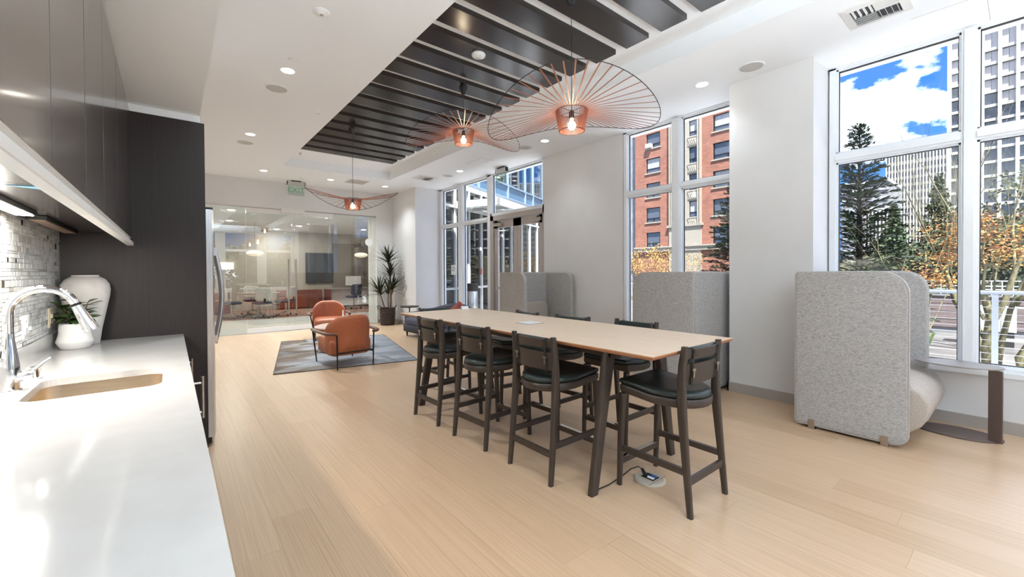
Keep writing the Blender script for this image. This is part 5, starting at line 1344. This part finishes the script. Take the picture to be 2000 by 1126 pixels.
for p in tips + [q * .8 + Vector((0, 0, .5)) for q in tips[::2]]:
    for _ in range(20):
        q = p + Vector((r.gauss(0, .17), r.gauss(0, .17), r.gauss(.02, .06))); card(vs, fs, q, Vector((r.uniform(-1, 1), r.uniform(-1, 1), r.uniform(-.5, .2))).normalized(), r.uniform(.04, .085), .02, Vector((r.uniform(-.5, .5), r.uniform(-.5, .5), 1)))
tag(MB().add(vs, fs).build('leaves', m_map, mp_, False), kind='stuff')
# planting across the street
def shrub(label, x, y, z, rx, rz_, n, mat, seed, sz=.22, grp='shrubs across the street'):
    s = thing('shrub', label, 'shrub', (x, y, z), 0, grp); r = random.Random(seed)
    b = MB()
    for k in range(7): b.tube([(0, 0, 0), (r.uniform(-.3, .3) * rx, r.uniform(-.3, .3) * rx, rz_ * .8), (r.uniform(-.6, .6) * rx, r.uniform(-.6, .6) * rx, rz_ * 1.6)], [.05, .03, .01], 5, False)
    b.build('stems', m_bark, s)
    cl = [((r.uniform(-.5, .5) * rx, r.uniform(-.5, .5) * rx, rz_ * (.35 + 1.2 * r.random())), (rx * .6, rx * .6, rz_ * .45)) for _ in range(9)]
    foliage('foliage', mat, s, cl, n, sz, r); return s
def cone_shrub(label, x, y, z, rx, h, mat, seed):
    s = thing('shrub', label, 'shrub', (x, y, z), 0, 'shrubs across the street'); r = random.Random(seed)
    MB().tube([(0, 0, 0), (0, 0, h * .9)], [.08, .02], 6).build('stems', m_bark, s)
    foliage('foliage', mat, s, [((0, 0, h * (.08 + .9 * k / 8)), (rx * (1 - k / 8.6), rx * (1 - k / 8.6), h * .09)) for k in range(9)], 330, .2, r); return s
cone_shrub('conical green shrub left of the striped block base', 31, 4.6, .2, 1.5, 4.4, m_conl, 31)
cone_shrub('taller conical dark shrub right of the striped block base', 33, 3.05, .4, 1.7, 5.8, m_ivy, 32)
shrub('dark shrub mass behind the lattice railing, at the window mullion', 31, 2.0, .3, 2.0, 1.7, 380, m_ivy, 33)
shrub('olive shrub low behind the conifer branches', 29.5, 5.6, -1.2, 1.9, 1.6, 380, m_oliv, 34)
shrub('dark shrub behind the maple crown', 32, .4, .5, 2.2, 2.4, 420, m_ivy, 35)
shrub('olive shrub on the slope beyond the maple', 36, -1.2, 2.2, 2.6, 2.4, 380, m_oliv, 36)
shrub('dark tall shrub at the right edge beyond the maple', 34, -2.6, 1.0, 2.4, 3.0, 380, m_ivy, 37)
shrub('green shrub at the foot of the second conifer', 18.5, 8.1, -1.4, 1.1, .9, 300, m_ivy, 38, .14)
shrub('olive shrub low under the striped block', 30.2, 3.8, -.2, 1.5, .9, 300, m_oliv, 39)
shrub('low dark shrub beside the stair rail', 29, -.6, -1.0, 1.2, 1.1, 280, m_ivy, 40)
# garden behind the rear windows (seen only as reflections in the glass partition)
for k, (x, y, mm) in enumerate(((-3, -11, m_oliv), (1, -13, m_ivy), (4.5, -10.5, m_conl), (8, -13, m_ivy), (12, -10, m_oliv), (-7, -14, m_ivy))):
    shrub('garden shrub %s behind the rear windows' % ('one two three four five six'.split()[k]), x, y, -.5, 2.3, 2.3, 260, mm, 50 + k, .3, 'garden shrubs behind the rear wall')
gp2 = thing('potted_shrub', 'bright green leaf tips of a terrace plant behind the nearest booth', 'plant', (6.2, .72, -.05))
MB().lathe([(0, 0), (.15, 0), (.2, .45), (.18, .45), (0, .4)], 20, caps=False).build('pot', m_concg, gp2)
gl = leafmesh('leaf', M('lime_leaf', L(176, 196, 110), .5, c2=L(120, 150, 70), scale=9), [(0, .02), (.4, .05), (.75, .1), (1, .02)], .1)
for k in range(12): inst('leaf', gl, gp2, (0, 0, .42), (0, -1.35 + .06 * (k % 4), k * .55), (.36,) * 3)
